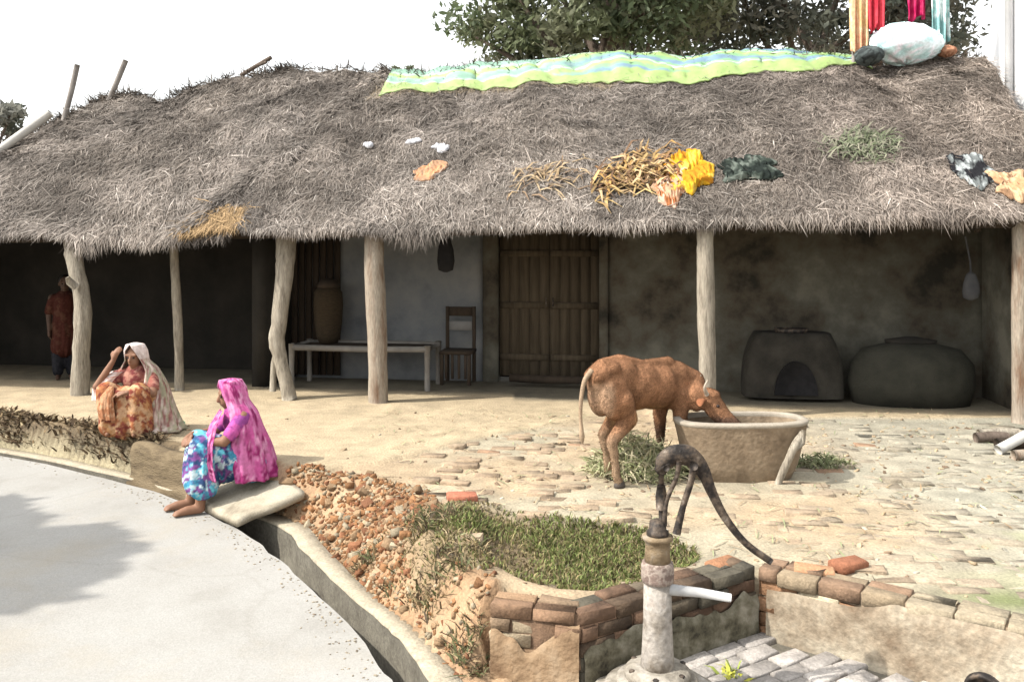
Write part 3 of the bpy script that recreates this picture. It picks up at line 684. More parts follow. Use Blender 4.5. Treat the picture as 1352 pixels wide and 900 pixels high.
for k in range(5):
    c_ = (A_*(1-.5)+B_*.5)+(A2-A_)*((k+.5)/5); add_box(mb, c_+Vector((0, 0, zt-.01)), (1.9, .115, .03), -.145, None, .006)
mb.build('seat', M['wood_dark'], t)
bp = H(-2.88, 1.5, zt+.01)
t = thing('grain_basket', bp, 'tall brown woven basket standing on the left end of the bench', 'basket')
mb = MB(); add_lathe(mb, [(.13, 0), (.17, .1), (.195, .3), (.21, .55), (.20, .72), (.15, .80)], bp, 20, None, wob=.02); mb.build('basket_body', mat('wicker', [(.025, .018, .01), (.055, .038, .021)], scale=20, stretch=(1, 1, 4), bump=.6), t, shade=True)
mb = MB(); add_lathe(mb, [(.16, .79), (.17, .83), (.11, .90), (.02, .93)], bp, 20); mb.build('lid', M['wood_dark'], t, shade=True)
# chair
cp = H(-.95, 1.35, .06); t = thing('chair', cp, 'dark wooden chair with slatted back beside the left door leaf', 'chair')
def cpos(x, y, z): return H(-.95+x, 1.35+y, .06+z)
mb = MB(); add_box(mb, cpos(0, 0, .44), (.44, .42, .05), -.145, None, .01); mb.build('seat', M['wood_dark'], t)
for x_, y_, h_ in ((-.19, -.18, .42), (.19, -.18, .42), (-.19, .18, 1.05), (.19, .18, 1.05)):
    mb = MB(); add_box(mb, cpos(x_, y_, h_/2), (.045, .045, h_), -.145, None, .006); mb.build('leg', M['wood_dark'], t)
for z_, m_ in ((.98, 'wood_dark'), (.78, 'wood_pale')):
    mb = MB(); add_box(mb, cpos(0, .18, z_), (.335, .025, .13), -.145, None, .006); mb.build('back_slat', mat('grey_slat', [(.12, .12, .115), (.17, .165, .16)], scale=6) if m_ == 'wood_pale' else M[m_], t)
mb = MB()
for x_ in (-.13, -.04, .05, .14): add_box(mb, cpos(x_, -.185, .25), (.035, .02, .33), -.145, None, .004)
mb.build('front_slats', M['wood_dark'], t)
# hanging bag on the wall
def bag(name, c, w, h, m, label, catg):
    t_ = thing(name, c, label, catg); mb = MB()
    add_lathe(mb, [(w*.1, 0), (w*.42, .03), (w*.5, h*.3), (w*.45, h*.6), (w*.28, h*.9), (w*.1, h)], c, 16, None, 1, .55, -.145, .05); mb.build('bag_body', m, t_, shade=True)
    mb = MB(); add_tube(mb, [(c[0], c[1], c[2]+h-.02), (c[0]+.01, c[1]+.03, c[2]+h+.12), (c[0], c[1]+.12, c[2]+h+.42)], .012, 6); mb.build('strap', m, t_)
bag('cloth_bag', H(-1.05, 1.0, 1.60), .24, .5, M['black'], 'black cloth bag hanging under the eave between the thick post and the door', 'bag')
bag('cloth_bag', H(5.42, .6, 1.30), .2, .34, mat('grey_cloth', [(.05, .05, .055), (.08, .08, .08)], scale=8), 'small grey bag hanging on a cord near the right end post', 'bag')
mb = MB(); add_tube(mb, [H(-.25, 1.5, .13), H(.3, 1.46, .12), H(.8, 1.42, .13)], [.055, .06, .05], 10, None, .1, 4); tag(mb.build('log', M['wood_dark'], None, H(.3, 1.46, .12), True), 'dark log lying on the veranda floor before the wooden door', 'log')
# hearth and mud bin against the right wall
hp = H(3.45, 1.1, 0); t = thing('clay_hearth', hp, 'low sooty clay hearth in the shade of the right veranda', 'hearth')
mb = MB(); V = []
for i in range(24):
    for j in range(10):
        th = 2*math.pi*i/24; ph = j/9
        r_ = (1-.25*ph**3); x_ = math.copysign(abs(math.cos(th))**.5, math.cos(th))*.62*r_; y_ = math.copysign(abs(math.sin(th))**.5, math.sin(th))*.32*r_
        V.append(tuple(H(3.45+x_, 1.1+y_, .05+.8*ph)))
mb.add(V, np.concatenate([np.stack([np.array([i*10+j, ((i+1) % 24)*10+j, ((i+1) % 24)*10+j+1, i*10+j+1]) for i in range(24) for j in range(9)])]), None, None, [[i*10+9 for i in range(24)]])
mb.build('hearth_body', mat('sooty_clay', [(.010, .009, .007), (.026, .023, .018), (.042, .038, .030)], scale=3, bump=.4), t, shade=True)
mb = MB(); add_lathe(mb, [(.20, .84), (.22, .9), (.2, .9), (.18, .8)], hp, 16, None, 1, .8); mb.build('cooking_ring', M['iron'], t, shade=True)
mb = MB(); V = [tuple(H(3.45+.26*math.cos(a), .765-.02, .1+.42*max(0, math.sin(a)))) for a in np.linspace(0, math.pi, 12)]; V2 = [tuple(H(3.45+.26*math.cos(a), .80, .1+.42*max(0, math.sin(a)))) for a in np.linspace(0, math.pi, 12)]
mb.add(V+V2, [(i, i+1, i+13, i+12) for i in range(11)], None, None, [list(range(12)), list(range(12, 24))]); mb.build('fire_mouth', M['black'], t)
hp = H(4.85, .95, 0); t = thing('grain_bin', hp, 'squat rounded mud grain bin at the right end of the veranda', 'bin')
mb = MB(); add_lathe(mb, [(.55, 0), (.60, .25), (.58, .5), (.46, .68), (.2, .76)], hp, 28, None, 1.25, .6, -.145, .015); mb.build('bin_body', mat('grey_mud', [(.018, .018, .013), (.038, .036, .027)], scale=4, bump=.5), t, shade=True)
mb = MB(); add_lathe(mb, [(.24, .74), (.25, .79), (.05, .83)], hp, 20, None, 1.25, .6, -.145); mb.build('lid', M['plaster_dark'], t, shade=True)

# ------------------------------------------------------------------ roof cloths, tarp, poles
def roof_cloth(name, s0, s1, r0, r1, colfn, label, catg, lift=.05, amp=.05, nu=46, nv=26, shape=None, m='cloth', seed=0, fr=6.0, group=None):
    ii, jj = np.meshgrid(np.linspace(0, 1, nu), np.linspace(0, 1, nv), indexing='ij'); a = ii.ravel(); b = jj.ravel()
    wob = (fbm(a*3, b*3, seed+1)-.5)
    s = s0+(s1-s0)*a+wob*.12*(s1-s0 if s1-s0 < 2 else .6); r = r0+(r1-r0)*b+(fbm(a*4, b*2, seed+2)-.5)*.25*min(.2, r1-r0)
    if shape: s, r = shape(s, r, a, b)
    else:
        A = a*2-1; B = b*2-1; A2 = A*np.sqrt(1-B*B/2); B2 = B*np.sqrt(1-A*A/2); th = np.arctan2(B2, A2); k_ = 1+.75*(fbm(np.cos(th)*1.3+seed, np.sin(th)*1.3+5, seed)-.5)*2*np.hypot(A2, B2)
        s = (s0+s1)/2+(s1-s0)*.56*A2*k_+wob*.1*(s1-s0); r = (r0+r1)/2+(r1-r0)*.62*B2*k_
    e = .01; p = roof_main(s, r); ds = unit(roof_main(s+e, r)-p); dr = unit(roof_main(s, r+e)-p); nr = unit(np.cross(ds, dr))
    edge_ = np.minimum(np.minimum(a, 1-a), np.minimum(b, 1-b))
    h = lift+amp*(fbm(a*fr, b*fr*.5, seed)-.35)*2*smooth(edge_/.12)+amp*.5*np.abs(np.sin(a*fr*5+b*9+wob*8))*smooth(edge_/.1)
    top = p+nr*h[:, None]; bot = p+nr*(h-.02)[:, None]
    c = colfn(a, b, s, r)
    mb = MB(); f = grid_faces(nu, nv)[:, ::-1]; k = nu*nv
    ring = [i*nv for i in range(nu)]+[(nu-1)*nv+j for j in range(1, nv)]+[i*nv+nv-1 for i in range(nu-2, -1, -1)]+[j for j in range(nv-2, 0, -1)]
    sd = np.array([(ring[i], ring[(i+1) % len(ring)], ring[(i+1) % len(ring)]+k, ring[i]+k) for i in range(len(ring))])
    mb.add(np.concatenate([top, bot]), np.concatenate([f, f[:, ::-1]+k, sd]), None, np.concatenate([c, c]))
    return tag(mb.build(name, M[m], None, tuple(p[len(p)//2]), True), label, catg, group)
def tarp_col(a, b, s, r):
    st = b*7+.35*np.sin(a*9)+fbm(a*6, b*3, 4)*.8; k = st-np.floor(st)
    base = np.array([.165, .32, .155]); yel = np.array([.25, .35, .12]); blu = np.array([.125, .20, .265]); mint = np.array([.21, .35, .27])
    w = smooth((a-.25)/.3)[:, None]
    c = mint*(1-w)+base*w
    c = np.where((k < .26)[:, None], yel*.9+c*.1, c); c = np.where(((k > .52) & (k < .80))[:, None], blu*w+mint*.85*(1-w), c); c = np.where(((k > .30) & (k < .40))[:, None], np.array([.36, .44, .36]), c)
    c = np.where((b < .10)[:, None], yel*.9, c)
    return c
def tarp_shape(s, r, a, b):
    # front hem rises toward the right, the right end narrows to a point
    lo = np.interp(a, [0, .08, .35, .65, .85, 1], [.765, .76, .765, .77, .805, .935]); hi = np.interp(a, [0, .9, 1], [1.5, 1.45, 1.05])
    return s, lo+(hi-lo)*b+(fbm(a*14, b*0, 3)-.5)*.045
tp = roof_cloth('tarp', -2.35, 4.85, .85, 1.5, tarp_col, 'pale green striped tarp draped over the ridge of the long thatched roof', 'tarp', .05, .055, 180, 80, tarp_shape, 'tarp', 5, 9)

def const(*cols):
    def f(a, b, s, r):
        k = fbm(a*5, b*5, 9); i = np.clip(((k-.3)/.4*len(cols)).astype(int), 0, len(cols)-1); return np.array(cols)[i]
    return f
def s_of(u, v):       # roof coordinates seen at a photo pixel
    best = None
    Sg, Rg = np.meshgrid(np.linspace(-4.2, 6.3, 260), np.linspace(0, 1, 120), indexing='ij')
    p = roof_main(Sg.ravel(), Rg.ravel()); uu = 676+p[:, 0]/p[:, 1]*F; vv = HZ+(CH-p[:, 2])/p[:, 1]*F
    i = np.argmin((uu-u)**2+(vv-v)**2); return Sg.ravel()[i], Rg.ravel()[i]
def cloth_px(name, u0, u1, v0, v1, cols, label, catg, **k):
    s0, _ = s_of(u0, (v0+v1)/2); s1, _ = s_of(u1, (v0+v1)/2); _, r1 = s_of((u0+u1)/2, v0); _, r0 = s_of((u0+u1)/2, v1)
    return roof_cloth(name, s0, s1, r0, r1, const(*cols), label, catg, **k)
cloth_px('cloth', 886, 938, 210, 256, [(.40, .17, .015), (.48, .27, .02), (.52, .33, .06)], 'crumpled bright yellow cloth lying on the thatch', 'cloth', amp=.08, lift=.04, seed=3, fr=4)
cloth_px('cloth', 866, 902, 228, 272, [(.36, .22, .14), (.26, .10, .04), (.44, .30, .22)], 'pink and rust rag tucked under the left side of the yellow cloth', 'cloth', amp=.06, lift=.035, seed=13, fr=5)
cloth_px('cloth', 956, 1024, 212, 240, [(.012, .016, .014), (.028, .036, .03), (.09, .105, .09)], 'blackish green cloth lying right of the yellow cloth on the thatch', 'cloth', amp=.06, lift=.04, seed=23, fr=6)
cloth_px('cloth', 1256, 1302, 214, 242, [(.012, .012, .014), (.10, .11, .11), (.26, .28, .28)], 'black and grey rag near the right edge of the thatch', 'cloth', amp=.06, lift=.04, seed=33, fr=6)
cloth_px('cloth', 1312, 1356, 232, 262, [(.34, .2, .11), (.42, .28, .17), (.2, .12, .07)], 'brown orange cloth lying at the right eave edge of the thatch', 'cloth', amp=.06, lift=.04, seed=43, fr=5)
for i, (u, v, w, h, l) in enumerate(((486, 196, 10, 4, 'white scrap on the thatch left of the other white scraps, below the tarp end'), (545, 190, 14, 5, 'grey white scrap in the middle of the white scraps on the thatch'), (582, 198, 18, 7, 'largest white scrap on the thatch, rightmost below the tarp end'))):
    cloth_px('plastic_scrap', u-w/2, u+w/2, v-h/2, v+h/2, [(.36, .37, .40), (.5, .5, .52)], l, 'scrap', amp=.03, lift=.045, seed=60+i, fr=3, nu=14, nv=10, group='white scraps on the roof')
cloth_px('cloth', 552, 588, 218, 236, [(.42, .22, .12), (.3, .18, .11)], 'faded rust rag on the thatch below the white scraps', 'cloth', amp=.03, lift=.03, seed=71, fr=4)
def leaf_bundle(u0, u1, v0, v1, cols, n, label, catg, name, spread=.5, ln=.4, w=.03, lift=.06, kind=None):
    s0, _ = s_of(u0, (v0+v1)/2); s1, _ = s_of(u1, (v0+v1)/2); _, r1 = s_of((u0+u1)/2, v0); _, r0 = s_of((u0+u1)/2, v1)
    x_ = RNG.normal(0, .26, n).clip(-.5, .5)+.5; s = s0+(s1-s0)*x_; r = r0+(r1-r0)*(RNG.normal(0, .22, n).clip(-.5, .5)+.5)+.25*(r1-r0)*(x_-.5)
    e = .01; p = roof_main(s, r); ds = unit(roof_main(s+e, r)-p); dr = unit(roof_main(s, r+e)-p); nr = unit(np.cross(ds, dr))
    a = RNG.normal(.45, spread, n)*RNG.choice([1, -1], n); d = ds*np.cos(a)[:, None]+dr*np.sin(a)[:, None]; L_ = ln*RNG.uniform(.4, 1.3, n)[:, None]
    P0 = p+nr*.02; P1 = P0+d*L_*.5+nr*lift*RNG.uniform(.3, 1.8, (n, 1)); P2 = P0+d*L_+nr*RNG.uniform(0, .05, (n, 1))
    c = np.array(cols)[RNG.integers(len(cols), size=n)]*RNG.uniform(.7, 1.25, (n, 1))
    mb = MB(); ribbons(mb, P0, P1, P2, np.cross(d, nr), w*RNG.uniform(.6, 1.4, n), c)
    return tag(mb.build(name, M['straw'], None, tuple(p.mean(0))), label, catg)
leaf_bundle(780, 885, 205, 262, [(.27, .16, .055), (.21, .14, .06), (.15, .085, .04), (.33, .23, .10), (.12, .07, .04), (.36, .25, .14)], 340, 'heap of dry orange brown leaves left of the yellow cloth on the roof', 'leaves', 'dry_leaf_heap', lift=.08, ln=.30, w=.03)
leaf_bundle(675, 765, 215, 258, [(.24, .175, .10), (.29, .22, .135), (.16, .11, .07)], 90, 'thin spread of dry tan leaves, the leftmost leaf heap on the roof', 'leaves', 'dry_leaf_heap', lift=.05, ln=.26, w=.022)
leaf_bundle(1085, 1185, 172, 218, [(.085, .10, .055), (.12, .135, .085), (.17, .165, .12)], 420, 'grey green vine sprawling over the right part of the thatch', 'vine', 'vine', lift=.045, ln=.18, w=.018, spread=1.2)
def pole(name, a, b, r, m, label, catg='pole', grp=None, mid=None):
    mb = MB(); pts = [a, mid if mid is not None else (Vector(a)+Vector(b))/2+Vector((.01, 0, .01)), b]; add_tube(mb, cat([tuple(p) for p in pts], 4), r, 8, None, .06, 3)
    return tag(mb.build(name, m, None, tuple((Vector(a)+Vector(b))/2), True), label, catg, grp)
pole('bamboo_stick', P(84, 160, 14.1), P(102, 86, 14.2), .045, M['bamboo'], 'steeper grey stick poking up through the left roof, nearer the pale pole', 'stick', 'sticks poking through the left roof')
pole('bamboo_stick', P(136, 150, 14.1), P(166, 80, 14.2), .045, M['bamboo'], 'slanting grey stick poking up through the left roof, right of the other', 'stick', 'sticks poking through the left roof')
pole('pole', P(-45, 232, 13.3), P(67, 149, 13.5), .07, M['white_pole'], 'long whitish pole leaning along the edge of the left roof')
for i, (u0, v0, u1, v1) in enumerate(((318, 100, 358, 76), (322, 96, 352, 82))):
    pole('twig', P(u0, v0, 13.9), P(u1, v1, 13.8), .035-.01*i, M['bark'], ('thick dark twig' if i == 0 else 'thin dark twig')+' sticking out of the ridge of the left roof', 'twig', 'twigs on the left ridge')

# clothes drying frame over the right end of the ridge
YF = 12.3
t = thing('drying_rack', P(1185, 76, YF), 'bamboo drying rack standing on the right end of the ridge, saris hung over its rail', 'rack')
for u in (1126, 1246):
    mb = MB(); add_tube(mb, [P(u, 95, YF), P(u+2, 20, YF), P(u, -62, YF)], .025, 8, None, .05); mb.build('upright', M['bamboo'], t, shade=True)
mb = MB(); add_tube(mb, [P(1112, -50, YF), P(1185, -46, YF), P(1262, -50, YF)], .022, 8, None, .05); mb.build('rail', M['bamboo'], t, shade=True)
def hung(u0, u1, vb, cols, label, dy=0, seed=0, ragged=6):
    nu, nv = 34, 26; V = []; C_ = []
    for i in range(nu):
        for j in range(nv):
            a = i/(nu-1); b = j/(nv-1)
            bot = vb+(vnoise(a*4, seed, 3)-.5)*ragged*2
            q = P(u0+(u1-u0)*a*(1-.12*b)+(u1-u0)*.06*b, -50+(bot+50)*b, YF+dy)
            q.y += (-.035+.05*math.sin(a*17+seed+b*1.5)*b+.02*math.sin(a*39+b*4)*b)-.02*(b > .05)
            V.append(tuple(q)); k = fbm(a*5, b*6, seed+2); C_.append(cols[int(min(len(cols)-1, max(0, (k-.3)/.4*len(cols))))])
    V = np.array(V); V2 = V.copy(); V2[:, 1] += .012
    mb = MB(); f = grid_faces(nu, nv); k = nu*nv
    ring = [i*nv for i in range(nu)]+[(nu-1)*nv+j for j in range(1, nv)]+[i*nv+nv-1 for i in range(nu-2, -1, -1)]+[j for j in range(nv-2, 0, -1)]
    sd = np.array([(ring[i], ring[i]+k, ring[(i+1) % len(ring)]+k, ring[(i+1) % len(ring)]) for i in range(len(ring))])
    mb.add(np.concatenate([V, V2]), np.concatenate([f, f[:, ::-1]+k, sd]), None, np.concatenate([C_, C_]))
    tag(mb.build('hanging_cloth', M['cloth'], None, tuple(V[len(V)//2]), True), label, 'cloth', 'cloths hung on the roof rack')
hung(1120, 1146, 74, [(.50, .32, .16), (.58, .42, .26), (.56, .30, .18)], 'beige orange cloth at the left end of the roof rack', 0, 1)
hung(1143, 1168, 40, [(.42, .03, .05), (.50, .05, .07)], 'bright red cloth hung beside the beige orange cloth', -.02, 2)
hung(1194, 1221, 26, [(.34, .01, .07), (.42, .03, .1)], 'crimson cloth hung over the pale blue bundle', -.02, 3)
hung(1226, 1252, 62, [(.30, .50, .48), (.55, .62, .62), (.20, .36, .36)], 'pale teal cloth at the right end of the roof rack', 0, 4, 9)
def bundle(u, v, Y, rx, ry, rz, cols, label, seed=0, name='cloth_bundle', catg='bundle'):
    c = P(u, v, Y); nu, nv = 40, 22; V = []; C_ = []
    for i in range(nu):
        for j in range(nv):
            th = 2*math.pi*i/nu; ph = math.pi*j/(nv-1)-math.pi/2
            k = 1+.35*(fbm(math.cos(th)*2+5, math.sin(th)*2+ph*1.6, seed)-.5)+.06*math.sin(th*9+ph*4)
            V.append((c.x+rx*k*math.cos(ph)*math.cos(th), c.y+ry*k*math.cos(ph)*math.sin(th), c.z+rz*k*math.sin(ph)))
            q = fbm(math.cos(th)*3+9, math.sin(th)*3+ph*3, seed+3); C_.append(cols[int(min(len(cols)-1, max(0, (q-.3)/.4*len(cols))))])
    f = np.array([(i*nv+j, ((i+1) % nu)*nv+j, ((i+1) % nu)*nv+j+1, i*nv+j+1) for i in range(nu) for j in range(nv-1)])
    mb = MB(); mb.add(V, f, None, np.array(C_)); return tag(mb.build(name, M['cloth'], None, c, True), label, catg)
bundle(1195, 58, 12.15, .50, .32, .28, [(.42, .60, .62), (.62, .70, .74), (.70, .66, .72), (.50, .66, .66)], 'big pale blue and white bundle of washing on the ridge', 4)
bundle(1148, 74, 12.0, .19, .2, .13, [(.03, .035, .035), (.07, .085, .085)], 'small black bundle left of the pale blue washing', 6)
bundle(1250, 68, 12.1, .12, .14, .08, [(.22, .10, .06), (.3, .16, .1)], 'small red brown bundle right of the pale blue washing', 8)

# ------------------------------------------------------------------ bodies
def blob(name, shapes, voxel, m, parent, loc=None, smooth_it=6, colfn=None, pre=None, fur=None):
    bm = bmesh.new()
    def ball(c, r, rot=None):
        r3 = r if hasattr(r, '__len__') else (r, r, r)
        Mx = Matrix.Translation(c) @ (rot.to_4x4() if rot is not None else Matrix.Identity(4)) @ Matrix.Diagonal((*r3, 1))
        bmesh.ops.create_icosphere(bm, subdivisions=3, radius=1, matrix=Mx)
    for s in shapes:
        if s[0] == 'e': ball(Vector(s[1]), s[2], s[3] if len(s) > 3 else None)
        else:
            pts, rs = s[1], s[2]
            for i in range(len(pts)):
                ball(Vector(pts[i]), rs[i])
                if i:
                    a, b = Vector(pts[i-1]), Vector(pts[i]); d = b-a
                    if d.length < 1e-5: continue
                    q = d.to_track_quat('Z', 'Y').to_matrix().to_4x4()
                    bmesh.ops.create_cone(bm, cap_ends=True, segments=20, radius1=rs[i-1], radius2=rs[i], depth=d.length, matrix=Matrix.Translation((a+b)/2) @ q)
    me = bpy.data.meshes.new('tmp'); bm.to_mesh(me); bm.free()
    o = bpy.data.objects.new('tmp', me); COL.objects.link(o)
    md = o.modifiers.new('r', 'REMESH'); md.mode = 'VOXEL'; md.voxel_size = voxel
    if smooth_it:
        sm = o.modifiers.new('s', 'SMOOTH'); sm.iterations = smooth_it; sm.factor = .5
    dg = bpy.context.evaluated_depsgraph_get(); dg.update(); ev = o.evaluated_get(dg)
    m2 = ev.to_mesh(); n = len(m2.vertices); v = np.empty(n*3, np.float32); m2.vertices.foreach_get('co', v); v = v.reshape(-1, 3).astype(float)
    qs = [list(p.vertices) for p in m2.polygons]; ev.to_mesh_clear()
    bpy.data.objects.remove(o); bpy.data.meshes.remove(me)
    q4 = [q for q in qs if len(q) == 4]; q3 = [q for q in qs if len(q) == 3]
    col = colfn(v) if colfn else None
    if pre: v = pre(v)
    mb = MB(); mb.add(v, q4, q3, col)
    if fur:
        nf, ln, wd, flow = fur; Q = np.array(q4); pick = RNG.integers(len(Q), size=nf); A = v[Q[pick]]; w4 = RNG.random((nf, 4)); w4 /= w4.sum(1, keepdims=True)
        p = (A*w4[..., None]).sum(1); nr = unit(np.cross(A[:, 2]-A[:, 0], A[:, 3]-A[:, 1])); fl = np.array(flow)+RNG.normal(0, .35, (nf, 3)); d = unit(fl-nr*(fl*nr).sum(1, keepdims=True))
        L_ = ln*RNG.uniform(.5, 1.4, (nf, 1)); cc = col[Q[pick, 0]]*RNG.uniform(.55, 1.5, (nf, 1))
        ribbons(mb, p-nr*.001, p+d*L_*.5+nr*.004, p+d*L_+nr*.003, np.cross(d, nr), wd*RNG.uniform(.6, 1.4, nf), cc)
    return mb.build(name, m, parent, loc, True)

class Fig:      # local frame: x to the figure's left in view, -y is where it faces
    def __init__(s, loc, th): s.l = Vector(loc); s.R = Matrix.Rotation(th, 3, 'Z')
    def w(s, p): return tuple(s.l+s.R @ Vector(p))
    def pts(s, ps): return [s.w(p) for p in ps]
    def rot(s, e=(0, 0, 0)): return s.R @ Matrix.Rotation(e[0], 3, 'X') @ Matrix.Rotation(e[1], 3, 'Y')
    def arr(s, V): return np.asarray(V) @ np.array(s.R).T+np.array(s.l)
def hand_shapes(f, wrist, d, up, k=1.0):
    """palm with four unequal fingers and a thumb, bent"""
    d = Vector(d).normalized(); up = Vector(up).normalized(); side = d.cross(up).normalized(); w = Vector(wrist); out = []
    out.append(('c', f.pts([w, w+d*.045*k, w+d*.085*k]), [.022*k, .027*k, .024*k]))
    for i, (o, L_) in enumerate(((-.026, .062), (-.009, .072), (.009, .068), (.026, .052))):
        a = w+d*.085*k+side*o*k; b = a+d*L_*.5*k-up*.006*k; c = b+d*L_*.5*k-up*.03*k
        out.append(('c', f.pts([a, b, c]), [.0095*k, .009*k, .0075*k]))
    a = w+d*.03*k-side*.026*k; b = a+d*.03*k-side*.022*k; c = b+d*.03*k-side*.004*k-up*.012*k
    out.append(('c', f.pts([a, b, c]), [.012*k, .0105*k, .009*k])); return out
def head_shapes(f, c, tilt=0.0, s=1.0):
    c = Vector(c); T = Matrix.Rotation(tilt, 3, 'X')
    def q(p): return f.w(c+T @ (Vector(p)*s))
    R = f.rot((tilt, 0, 0))
    return [('e', q((0, .01, .03)), (.076*s, .095*s, .095*s), R), ('e', q((0, -.03, -.035)), (.058*s, .062*s, .075*s), R), ('e', q((0, -.055, -.085)), (.03*s, .028*s, .025*s), R),
            ('c', [q((0, -.088, .02)), q((0, -.108, -.022))], [.010*s, .016*s]), ('e', q((0, -.088, -.055)), (.026*s, .014*s, .008*s), R), ('e', q((0, -.084, -.066)), (.022*s, .014*s, .008*s), R),
            ('e', q((.078*s, .005, 0)), (.012*s, .025*s, .034*s), R), ('e', q((-.078*s, .005, 0)), (.012*s, .025*s, .034*s), R),
            ('c', [q((-.05, -.075, .035)), q((.05, -.075, .035))], [.014*s, .014*s])], q
def eyes(q, parent, s=1.0):
    for sx in (-1, 1):
        mb = MB(); c = q((sx*.031, -.080, .008))
        add_lathe(mb, [(.001, -.009*s), (.009*s, -.005*s), (.012*s, 0), (.009*s, .005*s), (.001, .009*s)], c, 10); mb.build('eye', M['eye'], parent, shade=True)
def cape(f, rings, parent, name, m, colfn, folds=9, famp=.06, seed=0, nz=40, nth=64, thick=.010, ragged=.03):
    """cloth hung round the body: rings of (cx, cy, z, rx, ry, a0, a1), angles in degrees with 90 behind the figure"""
    rg = np.array(rings, float); tt = np.linspace(0, len(rg)-1, nz); K = [np.interp(tt, range(len(rg)), rg[:, k]) for k in range(7)]
    V = np.zeros((nz, nth, 3)); UV = np.zeros((nz, nth, 2))
    for i in range(nz):
        a = np.radians(np.linspace(K[5][i], K[6][i], nth)); fr = i/(nz-1)
        fd = 1+famp*fr**.7*(np.sin(a*folds+seed+2.5*fr)+.5*np.sin(a*folds*2.3+seed*2-3*fr))
        V[i, :, 0] = K[0][i]+K[3][i]*fd*np.cos(a); V[i, :, 1] = K[1][i]+K[4][i]*fd*np.sin(a)
        V[i, :, 2] = K[2][i]+ragged*fr*(vnoise(a*2+seed, a*0, seed)-.5)
        UV[i, :, 0] = np.linspace(0, 1, nth); UV[i, :, 1] = fr
    C_ = np.stack([K[0], K[1], K[2]], 1)[:, None, :]; d = V-C_; d[..., 2] = 0; inn = V-unit(d)*thick
    O = np.concatenate([V.reshape(-1, 3), inn.reshape(-1, 3)]); O = f.arr(O)
    fq = grid_faces(nz, nth); k = nz*nth
    ring = [i*nth for i in range(nz)]+[(nz-1)*nth+j for j in range(1, nth)]+[i*nth+nth-1 for i in range(nz-2, -1, -1)]+[j for j in range(nth-2, 0, -1)]
    sd = np.array([(ring[i], ring[(i+1) % len(ring)], ring[(i+1) % len(ring)]+k, ring[i]+k) for i in range(len(ring))])
    col = colfn(UV[..., 0].ravel(), UV[..., 1].ravel()); col = np.concatenate([col, col])
    mb = MB(); mb.add(O, np.concatenate([fq[:, ::-1], fq+k, sd]), None, col); return mb.build(name, m, parent, shade=True)
def patt(base, spots, sc=9, th=.58, seed=0, lo=.8, hi=1.2):
    def fn(a, b):
        c = np.tile(np.array(base), (len(a), 1))
        for i, sp in enumerate(spots):
            wx = (fbm(a*sc*1.7, b*sc*1.7, seed+80)-.5)*1.6; k = smooth((fbm(a*sc*(1+.3*i)*1.1+wx, b*sc*(1.2+.2*i)*1.1-wx, seed+i*7, 3)-th+.06)/.10)[:, None]; c = c*(1-k)+np.array(sp)*k
        return c*(lo+(hi-lo)*fbm(a*4, b*4, seed+50))[:, None]
    return fn
def patt3(base, spots, sc=16, th=.6, seed=0, folds=0):
    def fn(v): return patt(base, spots, 1, th, seed)(v[:, 0]*sc+v[:, 1]*sc*.6, v[:, 2]*sc+v[:, 1]*sc*.5)
    return fn
def ripple(f, amp, k, seed, zlo, zhi):
    """vertical cloth folds pressed into a skirt mesh"""
    def fn(v):
        c = v.mean(0); d = v-c; a = np.arctan2(d[:, 1], d[:, 0]); w = smooth((zhi-v[:, 2])/(zhi-zlo))*.8+.2
        r = amp*(np.sin(a*k+seed+v[:, 2]*6)+.6*np.sin(a*k*1.9+seed*2-v[:, 2]*9))*w
        n_ = d.copy(); n_[:, 2] *= .3; return v+unit(n_)*r[:, None]
    return fn

# squatting woman in orange
fo = Fig((-3.93, 8.97, gz(-3.93, 8.97)+.005), math.radians(-8))
wo = thing('person', fo.l, 'woman squatting in an orange sari and pale veil, one hand raised to her head', 'person')
hs, q = head_shapes(fo, (.01, -.07, .79), .18)
body = hs+[('c', fo.pts([(0, .14, .17), (0, .08, .36), (0, .02, .54), (0, -.02, .63)]), [.15, .135, .14, .10]), ('c', fo.pts([(0, -.03, .62), (0, -.05, .72)]), [.05, .045]),
     ('c', fo.pts([(-.16, 0, .61), (-.30, -.16, .50), (-.335, -.20, .485)]), [.058, .045, .042]), ('c', fo.pts([(-.335, -.20, .485), (-.245, -.15, .66), (-.20, -.13, .745)]), [.042, .034, .026]),
     ('c', fo.pts([(.16, 0, .61), (.27, -.17, .43)]), [.058, .045]), ('c', fo.pts([(.27, -.17, .43), (.10, -.34, .46)]), [.042, .028]),
     ('c', fo.pts([(-.09, .1, .18), (-.17, -.26, .46)]), [.10, .07]), ('c', fo.pts([(.09, .1, .18), (.17, -.26, .46)]), [.10, .07]),
     ('c', fo.pts([(-.17, -.26, .46), (-.13, -.12, .08)]), [.065, .042]), ('c', fo.pts([(.17, -.26, .46), (.13, -.12, .08)]), [.065, .042]),
     ('c', fo.pts([(-.13, -.12, .05), (-.14, -.24, .035), (-.145, -.31, .025)]), [.04, .036, .024]), ('c', fo.pts([(.13, -.12, .05), (.14, -.24, .035), (.145, -.31, .025)]), [.04, .036, .024])]
body += hand_shapes(fo, (-.20, -.13, .745), (.35, .15, 1), (0, -1, .2)) + hand_shapes(fo, (.10, -.34, .46), (-1, -.2, -.1), (0, -.3, 1))
blob('body', body, .009, M['skin'], wo, None, 3); eyes(q, wo)
blob('hair', [('e', q((0, .022, .034)), (.079, .088, .088)), ('e', q((0, .075, -.02)), (.045, .04, .05))], .011, M['hair'], wo, None, 3)
